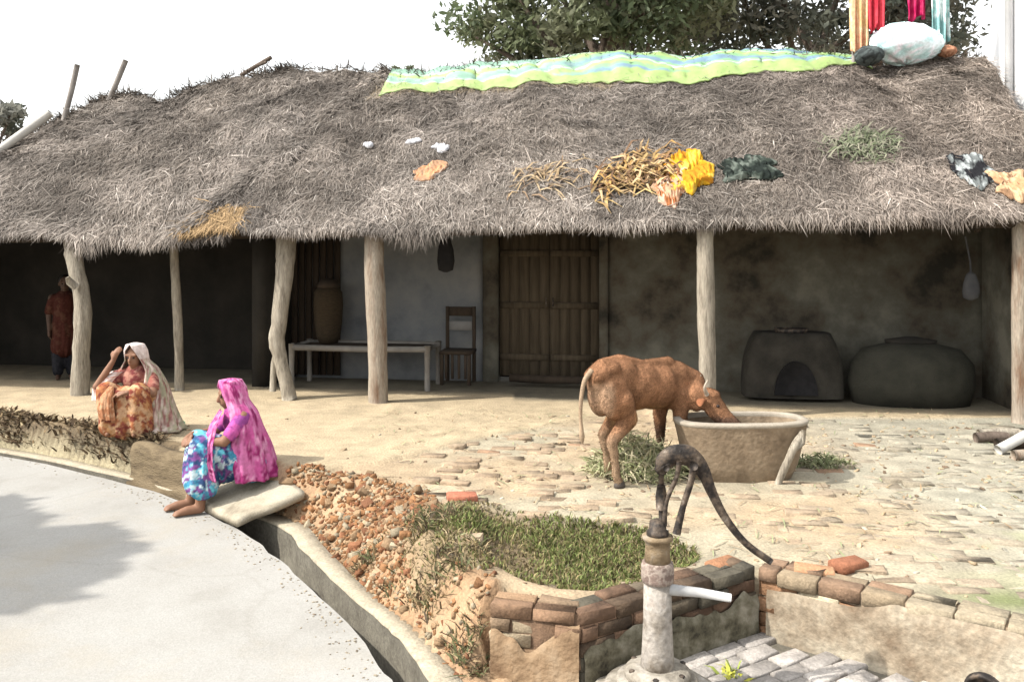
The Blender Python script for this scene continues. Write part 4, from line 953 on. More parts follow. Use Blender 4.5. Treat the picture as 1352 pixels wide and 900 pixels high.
blob('skirt', [('c', fo.pts([(-.08, .12, .20), (-.175, -.27, .45)]), [.17, .105]), ('c', fo.pts([(.08, .12, .20), (.175, -.27, .45)]), [.17, .105]), ('c', fo.pts([(-.175, -.27, .45), (-.16, -.20, .10)]), [.105, .13]), ('c', fo.pts([(.175, -.27, .45), (.16, -.20, .10)]), [.105, .13]),
     ('c', fo.pts([(0, -.22, .40), (0, -.20, .10)]), [.11, .15]), ('c', fo.pts([(0, .12, .14), (0, -.1, .14)]), [.2, .18])], .014, M['cloth'], wo, None, 8,
     patt3((.27, .10, .045), [(.36, .19, .085), (.16, .04, .03), (.42, .26, .15)], 14, .57, 3), ripple(fo, .011, 11, 1.0, 0, .5))
blob('blouse', [('c', fo.pts([(0, .12, .26), (0, .06, .42), (0, .01, .55), (0, -.01, .62)]), [.17, .16, .16, .115]), ('c', fo.pts([(-.15, 0, .60), (-.26, -.12, .53)]), [.072, .06]), ('c', fo.pts([(.15, 0, .60), (.245, -.12, .48)]), [.072, .06])], .014, M['cloth'], wo, None, 5,
     patt3((.24, .09, .07), [(.32, .16, .12), (.15, .04, .04)], 18, .55, 5))
cape(fo, [(.01, -.065, .935, .02, .02, -89, 269), (.01, -.07, .918, .086, .10, -86, 266), (.01, -.06, .855, .110, .124, -62, 242), (.01, -.035, .75, .118, .12, -40, 220), (.02, .0, .66, .19, .15, -48, 205), (.04, .02, .5, .25, .2, -62, 175), (.07, .03, .3, .28, .24, -68, 165), (.10, .04, .10, .32, .28, -72, 160), (.12, .04, .02, .35, .30, -74, 158)], wo, 'veil', M['cloth'],
     lambda a, b: np.where((b < .34)[:, None], patt((.54, .45, .42), [(.62, .56, .54)], 8, .6, 4)(a, b), patt((.42, .33, .28), [(.54, .45, .40), (.22, .10, .09), (.28, .26, .18)], 11, .56, 8)(a*3, b)), 9, .07, 1.3)
cape(fo, [(-.19, -.03, .63, .07, .08, 0, 359), (-.25, -.10, .57, .075, .08, 0, 359), (-.31, -.16, .48, .08, .08, 0, 359), (-.33, -.17, .34, .06, .07, 0, 359)], wo, 'sari_end', M['cloth'], patt((.60, .50, .46), [(.68, .60, .56), (.45, .25, .2)], 10, .6, 14), 6, .08, .5)
cape(fo, [(-.08, -.33, .52, .03, .02, 200, 340), (-.11, -.36, .42, .07, .04, 190, 350), (-.12, -.36, .30, .085, .05, 190, 350), (-.11, -.35, .18, .08, .05, 190, 350)], wo, 'sari_fold', M['cloth'], patt((.32, .14, .07), [(.42, .24, .14)], 8, .57, 24), 7, .10, .2)

# seated woman in pink
fp = Fig((-2.36, 7.55, -.085), math.radians(-62))
wp = thing('person', fp.l, 'woman in a pink veil and turquoise skirt sitting on the culvert slab, knees drawn up', 'person')
hs, q = head_shapes(fp, (0, -.13, .715), .22)
fz = ZR-fp.l.z
body = hs+[('c', fp.pts([(0, .03, .12), (0, .02, .30), (0, -.03, .47), (0, -.07, .56)]), [.15, .13, .135, .10]), ('c', fp.pts([(0, -.08, .55), (0, -.11, .66)]), [.05, .045]),
     ('c', fp.pts([(-.16, -.05, .54), (-.24, -.22, .36)]), [.058, .044]), ('c', fp.pts([(-.24, -.22, .36), (-.10, -.43, .38)]), [.042, .028]),
     ('c', fp.pts([(.16, -.05, .54), (.24, -.22, .36)]), [.058, .044]), ('c', fp.pts([(.24, -.22, .36), (.10, -.43, .36)]), [.042, .028]),
     ('c', fp.pts([(-.09, 0, .10), (-.11, -.38, .31)]), [.10, .068]), ('c', fp.pts([(.09, 0, .10), (.11, -.38, .31)]), [.10, .068]),
     ('c', fp.pts([(-.11, -.38, .31), (-.10, -.40, .05), (-.10, -.44, fz+.08)]), [.062, .058, .042]), ('c', fp.pts([(.11, -.38, .31), (.10, -.38, .05), (.10, -.39, fz+.08)]), [.062, .058, .042]),
     ('c', fp.pts([(-.10, -.44, fz+.05), (-.10, -.55, fz+.045), (-.105, -.63, fz+.03)]), [.042, .038, .026]), ('c', fp.pts([(.10, -.39, fz+.05), (.10, -.50, fz+.045), (.10, -.58, fz+.03)]), [.042, .038, .026])]
for sx, y0 in ((-1, -.63), (1, -.58)):
    for i in range(5): body.append(('c', fp.pts([(sx*.10-.026+.013*i, y0+.01, fz+.026), (sx*.10-.028+.014*i, y0-.025+.003*abs(i-1), fz+.018)]), [.012, .010]))
body += hand_shapes(fp, (-.10, -.43, .38), (.6, -.6, -.25), (0, -.5, 1)) + hand_shapes(fp, (.10, -.43, .36), (-.8, -.4, -.2), (0, -.5, 1))
blob('body', body, .009, M['skin'], wp, None, 3); eyes(q, wp)
blob('hair', [('e', q((0, .022, .034)), (.079, .088, .088)), ('e', q((0, .075, -.02)), (.045, .04, .05))], .011, M['hair'], wp, None, 3)
blob('skirt', [('c', fp.pts([(-.08, .02, .11), (-.12, -.38, .31)]), [.165, .105]), ('c', fp.pts([(.08, .02, .11), (.12, -.38, .31)]), [.165, .105]), ('c', fp.pts([(-.12, -.38, .31), (-.11, -.38, -.02)]), [.105, .125]), ('c', fp.pts([(.12, -.38, .31), (.11, -.36, -.02)]), [.105, .125]),
     ('c', fp.pts([(0, -.36, .28), (0, -.36, -.02)]), [.11, .14]), ('c', fp.pts([(0, -.05, .12), (0, -.3, .1)]), [.16, .15])], .014, M['cloth'], wp, None, 8,
     patt3((.05, .22, .33), [(.12, .42, .52), (.40, .50, .53), (.03, .06, .14), (.16, .06, .2)], 13, .58, 33), ripple(fp, .010, 12, 2.0, 0, .4))
blob('blouse', [('c', fp.pts([(0, .02, .22), (0, 0, .36), (0, -.04, .49), (0, -.07, .55)]), [.16, .155, .155, .115]), ('c', fp.pts([(-.15, -.05, .53), (-.225, -.17, .41)]), [.072, .06]), ('c', fp.pts([(.15, -.05, .53), (.225, -.17, .41)]), [.072, .06])], .014, M['cloth'], wp, None, 5,
     patt3((.22, .05, .20), [(.40, .08, .26)], 16, .56, 15))
pk = patt((.40, .075, .22), [(.55, .25, .39), (.22, .02, .10), (.48, .14, .30)], 7, .56, 44)
cape(fp, [(0, -.12, .862, .02, .02, -89, 269), (0, -.125, .846, .088, .10, -86, 266), (0, -.115, .785, .112, .126, -62, 242), (0, -.095, .67, .125, .128, -42, 222), (0, -.05, .56, .20, .155, -44, 224), (0, -.03, .42, .24, .18, -42, 222), (0, -.015, .25, .265, .235, -40, 220), (0, 0, .10, .285, .26, -36, 216), (0, .01, .0, .30, .28, -30, 210)], wp, 'veil', M['cloth'], lambda a, b: pk(a*2.2, b), 10, .075, 2.1)
cape(fp, [(.06, -.20, .60, .05, .03, 200, 340), (.09, -.26, .48, .10, .05, 185, 350), (.13, -.30, .34, .12, .07, 170, 350), (.15, -.30, .18, .11, .08, 165, 350), (.16, -.27, .04, .10, .08, 160, 350)], wp, 'sari_fold', M['cloth'], lambda a, b: pk(a+3, b*2), 8, .09, .2)

# dim standing figure behind the thick crooked post
fs = Fig((-6.60, 12.6, .0), math.radians(25)); ws = thing('person', fs.l, 'person in dark red clothes standing in the shade behind the thick crooked post', 'person')
hs, q = head_shapes(fs, (0, -.01, 1.40), .05)
body = hs+[('c', fs.pts([(0, 0, .78), (0, .01, .98), (0, 0, 1.14), (0, 0, 1.24)]), [.13, .12, .14, .09]), ('c', fs.pts([(0, 0, 1.22), (0, 0, 1.34)]), [.05, .045])]
for sx in (-1, 1):
    body += [('c', fs.pts([(sx*.165, 0, 1.2), (sx*.21, .02, .95), (sx*.20, -.04, .74)]), [.055, .042, .028]), ('c', fs.pts([(sx*.08, 0, .78), (sx*.085, -.01, .42), (sx*.085, .01, .08)]), [.09, .06, .04]), ('c', fs.pts([(sx*.085, .01, .05), (sx*.09, -.14, .03)]), [.038, .028])]
    body += hand_shapes(fs, (sx*.20, -.04, .74), (0, -.1, -1), (sx, 0, 0))
blob('body', body, .010, mat('shade_darkened_skin', [(.05, .028, .018), (.075, .042, .028)], scale=12, rough=.6), ws, None, 3); eyes(q, ws)  # skin, like the clothes, darkened in colour to deepen the veranda shade
blob('hair', [('e', q((0, .03, .05)), (.085, .092, .09)), ('e', q((0, .09, -.02)), (.05, .05, .06))], .012, M['hair'], ws, None, 3)
blob('tunic', [('c', fs.pts([(0, 0, .5), (0, 0, .8), (0, .01, 1.0), (0, 0, 1.16), (0, 0, 1.23)]), [.19, .165, .15, .155, .10]), ('c', fs.pts([(-.15, 0, 1.19), (-.21, .01, 1.0)]), [.068, .058]), ('c', fs.pts([(.15, 0, 1.19), (.21, .01, 1.0)]), [.068, .058])], .016, M['cloth'], ws, None, 4, patt3((.045, .014, .010), [(.065, .028, .018)], 14, .6, 61), ripple(fs, .008, 9, 1, .4, 1.2))
blob('trousers', [('c', fs.pts([(-.085, 0, .6), (-.09, 0, .12)]), [.10, .075]), ('c', fs.pts([(.085, 0, .6), (.09, 0, .12)]), [.10, .075])], .016, M['cloth'], ws, None, 3, patt3((.012, .012, .015), [(.02, .02, .024)], 10, .6, 66))

# ------------------------------------------------------------------ calf at the trough
hx, hy = .80, 7.04; hd = math.radians(38); cf, sf = math.cos(hd), math.sin(hd); g0 = gz(hx, hy)
def K(a, b, z): return (hx+a*cf-b*sf, hy+a*sf+b*cf, g0+z)
calf = thing('calf', (hx+.3, hy+.3, g0), 'reddish brown calf with its head down in the cement trough', 'calf')
Rz = Matrix.Rotation(hd, 3, 'Z')
sh = [('e', K(-.02, 0, .86), (.20, .145, .18), Rz), ('e', K(.10, 0, .84), (.24, .155, .19), Rz), ('e', K(.32, 0, .775), (.30, .18, .20), Rz), ('e', K(.55, 0, .755), (.28, .17, .20), Rz), ('e', K(.76, 0, .745), (.19, .155, .215), Rz),
      ('c', [K(-.08, 0, .98), K(.12, 0, 1.005), K(.40, 0, .94), K(.72, 0, .935)], [.06, .055, .05, .06]), ('c', [K(-.17, .05, .90), K(-.03, .09, .955)], [.05, .055]), ('c', [K(-.17, -.05, .90), K(-.03, -.09, .955)], [.05, .055]), ('e', K(-.09, 0, .76), (.11, .11, .19), Rz),
      ('c', [K(.86, 0, .60), K(.93, -.02, .66)], [.10, .09])]
HD0 = Vector((1.70, 7.40, g0+.635)); HD1 = Vector((1.92, 7.30, g0+.40))
nk = [Vector(K(.80, 0, .80)), Vector(K(.98, -.05, .75)), HD0+Vector((-.10, 0, .02))]
sh += [('c', [tuple(p) for p in nk], [.155, .115, .085]), ('c', [tuple(nk[0]-Vector((0, 0, .10))), tuple(nk[2]-Vector((0, 0, .06)))], [.12, .065]),
       ('e', tuple(HD0), (.105, .095, .10)), ('e', tuple(HD0+Vector((.05, -.01, -.06))), (.085, .072, .08)), ('e', tuple(HD0+Vector((.04, -.01, .045))), (.06, .075, .04)), ('c', [tuple(HD0+Vector((.02, 0, -.01))), tuple(HD0*.45+HD1*.55), tuple(HD1)], [.09, .064, .060]), ('e', tuple(HD1+Vector((.012, -.005, .0))), (.066, .070, .056)), ('e', tuple(HD1+Vector((-.01, 0, -.035))), (.05, .052, .035)),
       ('c', [tuple(HD0+Vector((.0, -.02, -.05))), tuple(HD1+Vector((-.06, 0, -.02)))], [.06, .04])]
for b, dx in ((-.115, 0.0), (.115, .13)):
    sh += [('e', K(-.02+dx*.3, b*.85, .74), (.15, .085, .20), Rz), ('c', [K(.03+dx*.5, b, .70), K(.10+dx, b*1.08, .54), K(-.08+dx, b, .385), K(-.045+dx, b, .22), K(-.03+dx, b, .10)], [.105, .075, .046, .032, .034]), ('c', [K(-.03+dx, b, .10), K(0+dx, b, .04)], [.034, .036])]
for b, dx in ((-.105, .02), (.105, -.05)):
    sh += [('c', [K(.77, b, .66), K(.75+dx*.4, b, .47), K(.79+dx, b, .30), K(.785+dx, b, .19), K(.78+dx, b, .09)], [.085, .06, .042, .030, .032]), ('c', [K(.78+dx, b, .10), K(.805+dx, b, .04)], [.032, .035])]
def coat(v):
    z = v[:, 2]-g0; a = (v[:, 0]-hx)*cf+(v[:, 1]-hy)*sf
    n_ = fbm(v[:, 0]*6+v[:, 1]*4, v[:, 2]*6, 5)[:, None]
    c = np.array([.225, .115, .062])*(.5+1.0*n_)
    low = smooth((.52-z)/.2)[:, None]*smooth((.5-a)/.2)[:, None]; c = c*(1-low)+np.array([.29, .20, .13])*low
    bel = smooth((.64-z)/.08)[:, None]*((a > .1) & (a < .62))[:, None]; c = c*(1-bel*.7)+np.array([.34, .20, .10])*bel*.7
    fr = smooth((.45-z)/.12)[:, None]*(a > .6)[:, None]; c = c*(1-fr*.8)+np.array([.06, .04, .03])*fr*.8
    mz = smooth((.53-z)/.05)[:, None]*(v[:, 0] > 1.7)[:, None]; c = c*(1-mz*.7)+np.array([.05, .035, .03])*mz*.7
    nkm = smooth((a-.95)/.12)[:, None]*(v[:, 0] < 1.62)[:, None]; c = c*(1-.5*nkm)
    rp = smooth((-.06-a)/.06)[:, None]*smooth((.9-z)/.1)[:, None]*smooth((z-.5)/.1)[:, None]; c = c*(1-rp*.6)+np.array([.30, .21, .14])*rp*.6
    return c
blob('body', sh, .013, M['coat'], calf, None, 5, coat, fur=(26000, .022, .0045, (-cf*.8, -sf*.8, -.6)))
for sx in (-1, 1):
    e0 = HD0+Vector((-.03, .085*sx, .055)); mb = MB(); add_tube(mb, cat([tuple(e0), tuple(e0+Vector((-.03, .05*sx, .07))), tuple(e0+Vector((.0, .05*sx, .135)))], 4), np.linspace(.02, .006, 9), 8); mb.build('horn', M['horn'], calf, shade=True)
    e0 = HD0+Vector((-.05, .08*sx, .01)); mb = MB(); add_tube(mb, cat([tuple(e0), tuple(e0+Vector((-.05, .07*sx, .0))), tuple(e0+Vector((-.07, .15*sx, -.03)))], 4), [.018, .026, .034, .038, .038, .034, .028, .018, .006], 8, (.24, .10, .05), squash=.45); mb.build('ear', M['coat'], calf, shade=True)
    mb = MB(); c_ = HD0*.72+HD1*.28+Vector((0, .068*sx, .025)); add_lathe(mb, [(.002, -.014), (.014, -.007), (.017, 0), (.014, .007), (.002, .014)], c_, 10); mb.build('eye', M['eye'], calf, shade=True)
    mb = MB(); c_ = HD1+Vector((.052, .028*sx, .01)); add_lathe(mb, [(.001, -.008), (.012, 0), (.001, .008)], c_, 8); mb.build('nostril', M['eye'], calf, shade=True)
for b, dx, a0 in ((-.115, 0, 0), (.115, .13, 0), (-.105, .02, .80), (.105, -.05, .80)):
    mb = MB(); add_lathe(mb, [(.046, 0), (.044, .02), (.036, .055)], K(a0+dx+.005, b, -.005), 12, None, 1.15, .95, hd); mb.build('hoof', M['hoof'], calf, shade=True)
mb = MB(); T_ = cat([K(-.19, 0, .95), K(-.27, .01, .86), K(-.30, .02, .66), K(-.28, .03, .48), K(-.27, .03, .36)], 5); add_tube(mb, T_, np.interp(np.linspace(0, 1, len(T_)), [0, .3, .7, .85, 1], [.028, .018, .014, .024, .006]), 8, (.30, .22, .15)); mb.build('tail', M['coat'], calf, shade=True)
# trough
tc = Vector((1.95, 7.30, 0)); tc.z = gz(1.95, 7.30)
tr = thing('feeding_trough', tc, 'round-bottomed cement feeding trough standing before the right veranda', 'trough')
def oval(c, rx, ry, z, n=40, p=.72, slope=0):
    out = []
    for k in range(n):
        th = 2*math.pi*k/n; cx_, sx_ = math.cos(th), math.sin(th); x_ = math.copysign(abs(cx_)**p, cx_)*rx; y_ = math.copysign(abs(sx_)**p, sx_)*ry
        out.append((c.x+x_, c.y+y_, c.z+z+slope*x_))
    return out
prof = [(.30, .18, -.05), (.42, .215, .0), (.475, .245, .12), (.515, .268, .28), (.555, .295, .465)]
mb = MB(); V = []
for a in prof: V += oval(tc, a[0], a[1], a[2], slope=.01)
V += oval(tc, .50, .245, .465, slope=.01)+oval(tc, .45, .22, .25)
mb.add(V, np.concatenate([grid_faces(len(prof), 40, True)[:, ::-1], grid_faces(2, 40, True)[:, ::-1]+len(prof)*40]), None, None, [list(range(40))[::-1]]); mb.build('trough_body', M['trough'], tr, shade=True)
mb = MB(); V = []
for rx, ry, z in ((.555, .295, .462), (.562, .302, .472), (.564, .304, .486), (.556, .297, .496), (.51, .255, .503), (.495, .24, .49), (.50, .245, .46)): V += oval(tc, rx, ry, z, slope=.01)
mb.add(V, grid_faces(7, 40, True)[:, ::-1]); mb.build('rim', M['trough_rim'], tr, shade=True)
mb = MB(); mb.add(oval(tc, .47, .225, .36), None, None, None, [list(range(40))]); mb.build('water', M['water'], tr)
a, b, c_ = P(1060, 572, 7.05), P(1046, 595, 6.98), G(1026, 640, -.03)
mb = MB(); add_tube(mb, cat([tuple(a), tuple(b), tuple(c_)], 4), [.03, .03, .034, .034, .032, .03, .03, .028, .026], 8, None, .12, 3); add_tube(mb, [b, b+Vector((.09, .03, .06)), b+Vector((.11, .05, .16))], [.024, .026, .02], 8, None, .1, 5)
tag(mb.build('prop_stick', M['wood'], None, b, True), 'short forked stick propped against the right side of the trough', 'stick')
# fodder heap
def heap(name, c, rx, ry, h, n, cols, label, catg, ln=.16, w=.010, m='straw', kind=None):
    a = RNG.uniform(0, 2*math.pi, n); r = np.sqrt(RNG.random(n)); px, py = c[0]+rx*r*np.cos(a), c[1]+ry*r*np.sin(a)
    z = terrain(px, py)[0]+h*(1-r**1.6)*RNG.random(n)**.4*(.6+.8*vnoise(px*9, py*9, 6))
    d = unit(np.stack([RNG.normal(0, 1, n), RNG.normal(0, 1, n), RNG.normal(.25, .45, n)], 1)); L_ = ln*RNG.uniform(.4, 1.4, n)[:, None]
    p = np.stack([px, py, z], 1); P1 = p+d*L_*.5+np.array([0, 0, .02]); P2 = P1+d*L_*.5-np.array([0, 0, .03])
    mb = MB(); ribbons(mb, p, P1, P2, np.cross(d, RNG.normal(0, 1, (n, 3))), w*RNG.uniform(.6, 1.6, n), np.array(cols)[RNG.integers(len(cols), size=n)]*RNG.uniform(.7, 1.2, (n, 1)))
    return tag(mb.build(name, M[m], None, (c[0], c[1], gz(c[0], c[1]))), label, catg)
fp_ = G(845, 628, -.03); heap('fodder_heap', (fp_.x, fp_.y+.1), .42, .34, .34, 2600, [(.36, .33, .20), (.30, .31, .17), (.46, .41, .28), (.22, .24, .12)], 'heap of dry grey green fodder under the calf, left of the trough', 'fodder')
q_ = G(1085, 615, -.03); heap('grass_clump', (q_.x, q_.y), .28, .14, .07, 420, [(.14, .16, .08), (.2, .2, .11)], 'flat clump of green grass on the ground right of the trough', 'grass', ln=.1)

# ------------------------------------------------------------------ hand pump
px_, py_ = .733, 4.30; pz = -.385
def pp(u, v, Y=py_): return P(u, v, Y)
zt_ = lambda v: CH-(v-HZ)/F*py_-pz
pump = thing('hand_pump', (px_, py_, pz), 'worn iron hand pump with a black curved handle in the brick pit', 'pump')
o = (px_, py_, pz)
mb = MB(); add_lathe(mb, [(.33, 0), (.335, .04), (.32, .055), (.265, .06), (.27, .09), (.255, .10), (.20, .104), (.205, .13), (.19, .14), (.15, .145)], o, 40, None, wob=.012); mb.build('base', M['cement_base'], pump, shade=False)
mb = MB(); add_lathe(mb, [(.165, .135), (.165, .17), (.15, .185), (.115, .195)], o, 32); mb.build('flange', M['cement_base'], pump, shade=False)
for k in range(6):
    mb = MB(); th = k*math.pi/3+.3; add_lathe(mb, [(.016, 0), (.016, .022), (.01, .026)], (px_+.14*math.cos(th), py_+.14*math.sin(th), pz+.168), 6); mb.build('bolt', M['iron'], pump)
mb = MB(); add_lathe(mb, [(.090, .15), (.080, .25), (.072, .42), (.069, .62)], o, 32); mb.build('barrel', M['pump'], pump, shade=True)
mb = MB(); add_lathe(mb, [(.069, .615), (.079, .62), (.082, .635), (.082, .70), (.077, .715), (.068, .72)], o, 32); mb.build('collar', mat('collar_paint', [(.13, .095, .08), (.27, .225, .19), (.17, .125, .105)], scale=16, detail=3, bump=.3, lo=.4, hi=.6), pump, shade=False)
mb = MB(); add_lathe(mb, [(.066, .715), (.062, .78), (.061, .825), (.076, .83), (.078, .848), (.05, .852)], o, 32); mb.build('cylinder_head', M['pump_rust'], pump)
mb = MB(); add_lathe(mb, [(.055, .848), (.056, .87), (.045, .88), (.04, .92), (.022, .93)], o, 20); mb.build('head_casting', M['iron'], pump)
mb = MB(); a = Vector((px_+.055, py_-.02, pz+.585)); b = pp(965, 789, py_-.06); add_tube(mb, [a, a*.5+b*.5+Vector((0, 0, .006)), b], [.028, .023, .021], 14); mb.build('spout', M['steel'], pump, shade=True)
# head: two dark plates carrying the arched lever
def blade(name, pts, wid, thick, Y0, m=None, cap=True):
    pts = cat([tuple(p) for p in pts], 6); W_ = np.interp(np.linspace(0, 1, len(pts)), np.linspace(0, 1, len(wid)), wid); V = []
    for i, p in enumerate(pts):
        d = Vector(pts[min(i+1, len(pts)-1)])-Vector(pts[max(i-1, 0)]); d.y = 0; d.normalize(); nn_ = Vector((-d.z, 0, d.x)); p = Vector(p)
        for s1, s2 in ((-1, -1), (1, -1), (1, 1), (-1, 1)): V.append(tuple(p+nn_*W_[i]*.5*s1+Vector((0, thick*.5*s2, 0))))
    mb = MB(); n_ = len(pts); mb.add(V, grid_faces(n_, 4, True)[:, ::-1], None, None, [[0, 1, 2, 3], [4*n_-1, 4*n_-2, 4*n_-3, 4*n_-4]]); return mb.build(name, m or M['iron'], pump)
for dy in (-.035, .035):
    blade('bracket', [pp(893, 705, py_+dy), pp(902, 668, py_+dy), pp(912, 636, py_+dy), pp(916, 612, py_+dy)], [.040, .028, .030, .036], .014, py_)
for dy in (-.022, .022):
    blade('link', [pp(877, 694, py_+dy), pp(880, 662, py_+dy), pp(893, 630, py_+dy), pp(897, 608, py_+dy)], [.026, .020, .022, .026], .010, py_)
mb = MB(); add_tube(mb, [pp(874, 706), pp(873, 670), pp(873, 622)], .014, 10); mb.build('piston_rod', M['iron'], pump, shade=True)
mb = MB(); add_tube(mb, [pp(873, 672), pp(873, 655), pp(873, 640)], [.026, .03, .02], 10); add_tube(mb, [pp(866, 622), pp(884, 612)], .02, 8); mb.build('rod_joint', M['iron'], pump, shade=True)
blade('handle', [pp(872, 624), pp(878, 608), pp(893, 600), pp(912, 603), pp(928, 622), pp(940, 650), pp(958, 684), pp(985, 717), pp(1018, 741)], [.04, .085, .095, .10, .085, .056, .044, .038, .032, .030], .032, py_)
mb = MB(); add_tube(mb, [pp(916, 615, py_-.055), pp(916, 615, py_+.055)], .022, 10); mb.build('pivot_pin', M['iron'], pump, shade=True)
mb = MB(); add_tube(mb, [pp(880, 618, py_-.04), pp(880, 618, py_+.04)], .016, 10); mb.build('pivot_pin', M['iron'], pump, shade=True)
# small weed on the pit floor and dark outlet
def tuft(name, c, n, h, cols, label, catg, w=.02, sp=.06):
    px, py = c[0]+RNG.normal(0, sp, n), c[1]+RNG.normal(0, sp, n); p = np.stack([px, py, np.full(n, c[2])], 1); d = unit(np.stack([RNG.normal(0, .6, n), RNG.normal(0, .6, n), np.ones(n)], 1)); L_ = h*RNG.uniform(.5, 1.2, n)[:, None]
    P1 = p+d*L_*.6; P2 = P1+d*L_*.3+np.stack([d[:, 0], d[:, 1], -np.ones(n)*.3], 1)*L_*.4
    mb = MB(); ribbons(mb, p, P1, P2, RNG.normal(0, 1, (n, 3))*np.array([1, 1, .1]), w*RNG.uniform(.6, 1.4, n), np.array(cols)[RNG.integers(len(cols), size=n)]); return tag(mb.build(name, M['grass'], None, c), label, catg)
q_ = G(966, 893, -.38); tuft('weed', (q_.x, q_.y, -.385), 26, .09, [(.45, .45, .08), (.30, .36, .08)], 'tiny yellow green weed growing between the pit floor bricks', 'weed', .022, .03)
q_ = P(1300, 912, 3.84); mb = MB(); dn_ = Vector((-.6, -.79, 0)); add_lathe(mb, [(.085, 0), (.085, .04), (.07, .04), (.066, .015), (.001, .013)], (0, 0, 0), 24, None, cap=False)
V = np.concatenate(mb.v); Rm = np.array(dn_.to_track_quat('Z', 'Y').to_matrix()); mb.v = [V @ Rm.T+np.array(q_)]
w_ = np.array([q_.x, q_.y]); tag(mb.build('outlet_pipe', M['iron'], None, q_, True), 'dark outlet pipe low in the sunlit pit wall at the bottom right', 'pipe')

# ------------------------------------------------------------------ ground cover and debris
def blades(name, px, py, h, w, cols, m='grass', lean=.45, zoff=0):
    n = len(px); z = terrain(px, py)[0]+zoff; p = np.stack([px, py, z], 1); d = unit(np.stack([RNG.normal(0, lean, n), RNG.normal(0, lean, n), np.ones(n)], 1)); L_ = h[:, None]*RNG.uniform(.5, 1.3, (n, 1))
    P1 = p+d*L_*.6; bend = np.stack([d[:, 0]*1.5, d[:, 1]*1.5, d[:, 2]*.35], 1); P2 = P1+bend*L_*.45
    mb = MB(); ribbons(mb, p, P1, P2, RNG.normal(0, 1, (n, 3))*np.array([1, 1, .1]), w*RNG.uniform(.6, 1.4, n), cols); return stuff(mb.build(name, M[m]))
n = 46000; px = RNG.uniform(-1.1, 1.3, n); py = RNG.uniform(4.6, 6.7, n); hump = np.exp(-((px+.32)**2/.12+(py-5.72)**2/.38)); inb = pip(px, py, BED) | (hump > .22); ed, _ = pdist(px, py, BED); ed = np.where(hump > .22, 1, ed)
dn = fbm(px*2.2, py*2.2, 90); green = smooth((px+.1)/.5)*.75+.62*hump+(dn-.5)*1.2
keep = inb & (ed > .03) & (RNG.random(n) < .25+.9*np.clip(green, 0, 1)); px, py, green = px[keep], py[keep], green[keep]; n = len(px)
gc = np.array([.135, .16, .05])*RNG.uniform(.6, 1.5, (n, 1)); yc = np.array([.25, .205, .10])*RNG.uniform(.6, 1.2, (n, 1)); dk = np.array([.10, .08, .045])*RNG.uniform(.6, 1.4, (n, 1))
pick = RNG.random(n); cc = np.where((pick < np.clip(green+.02, .1, .58))[:, None], gc, np.where((RNG.random(n) < .6)[:, None], yc, dk)); 
blades('grass', px, py, np.full(n, .058)*(.6+.6*np.clip(green, 0, 1)), .009, cc)
# weeds and dry stalks down the front of the bank
n = 9000; px = RNG.uniform(-1.1, -.15, n); py = RNG.uniform(4.5, 6.5, n); _, iT_, iU_, _, dU_, _, dT_ = terrain(px, py); dns = fbm(px*3.5, py*3.5, 95)
keep = iT_ & (dT_ > .06) & ((~iU_) | (dU_ < .25)) & (RNG.random(n) < smooth((dns-.42)/.14)) & (py < 6.3+.2*px); px, py = px[keep], py[keep]; n = len(px); pick = RNG.random((n, 1))
cc = np.where(pick < .35, np.array([.12, .13, .06]), np.where(pick < .7, np.array([.30, .23, .13]), np.array([.09, .065, .04])))*RNG.uniform(.6, 1.3, (n, 1))
blades('bank_weeds', px, py, np.full(n, .10), .011, cc, 'grass', .9)
# dry brush along the left bank
n = 44000; px = RNG.uniform(-8.5, -3.5, n); py = RNG.uniform(8.2, 11.2, n); _, iT_, iU_, _, dU_, _, dT_ = terrain(px, py); dns = fbm(px*2.4, py*2.4, 98)
keep = iT_ & (dT_ > .035) & ((~iU_) | (dU_ < .12)) & (RNG.random(n) < .25+.7*smooth((dns-.4)/.2)); px, py = px[keep], py[keep]; n = len(px); pick = RNG.random((n, 1))
cc = np.where(pick < .55, np.array([.075, .05, .028]), np.where(pick < .85, np.array([.15, .105, .058]), np.array([.25, .2, .12])))*RNG.uniform(.6, 1.3, (n, 1))
blades('dry_brush', px, py, np.full(n, .11), .026, cc, 'straw', 1.3)
# broken brick on the rubble bank
n = 17000; px = RNG.uniform(-1.95, -.1, n); py = RNG.uniform(4.4, 7.5, n); zz, iT_, iU_, bd_, dU_, iu_, dT_ = terrain(px, py)
dens = fbm(px*2, py*2, 70); keep = iT_ & (dT_ > .03) & ((~iU_) | (dU_ < .16)) & (bd_ < .05) & (np.exp(-((px+.32)**2/.12+(py-5.72)**2/.38)) < .3) & (RNG.random(n) < np.where(py > 5.2, .62, .28)*(.25+1.15*dens)); mb = MB()
for a, b, z_ in zip(px[keep], py[keep], zz[keep]):
    s_ = RNG.uniform(.008, .030)*(1.15 if b > 5.6 else .9)*(2.2 if RNG.random() < .06 else 1)
    k = RNG.random(); col = np.array([.215, .108, .048]) if k < .42 else (np.array([.235, .155, .088]) if k < .72 else (np.array([.19, .085, .042]) if k < .86 else np.array([.27, .225, .155])))
    add_box(mb, (a, b, z_+s_*.02), (s_*RNG.uniform(.8, 2.2), s_*RNG.uniform(.7, 1.2), s_*RNG.uniform(.5, .9)), RNG.uniform(0, 6.28), col*RNG.uniform(.7, 1.2), s_*.03, (RNG.normal(0, .4), RNG.normal(0, .5)))
stuff(mb.build('brick_rubble', M['brick']))
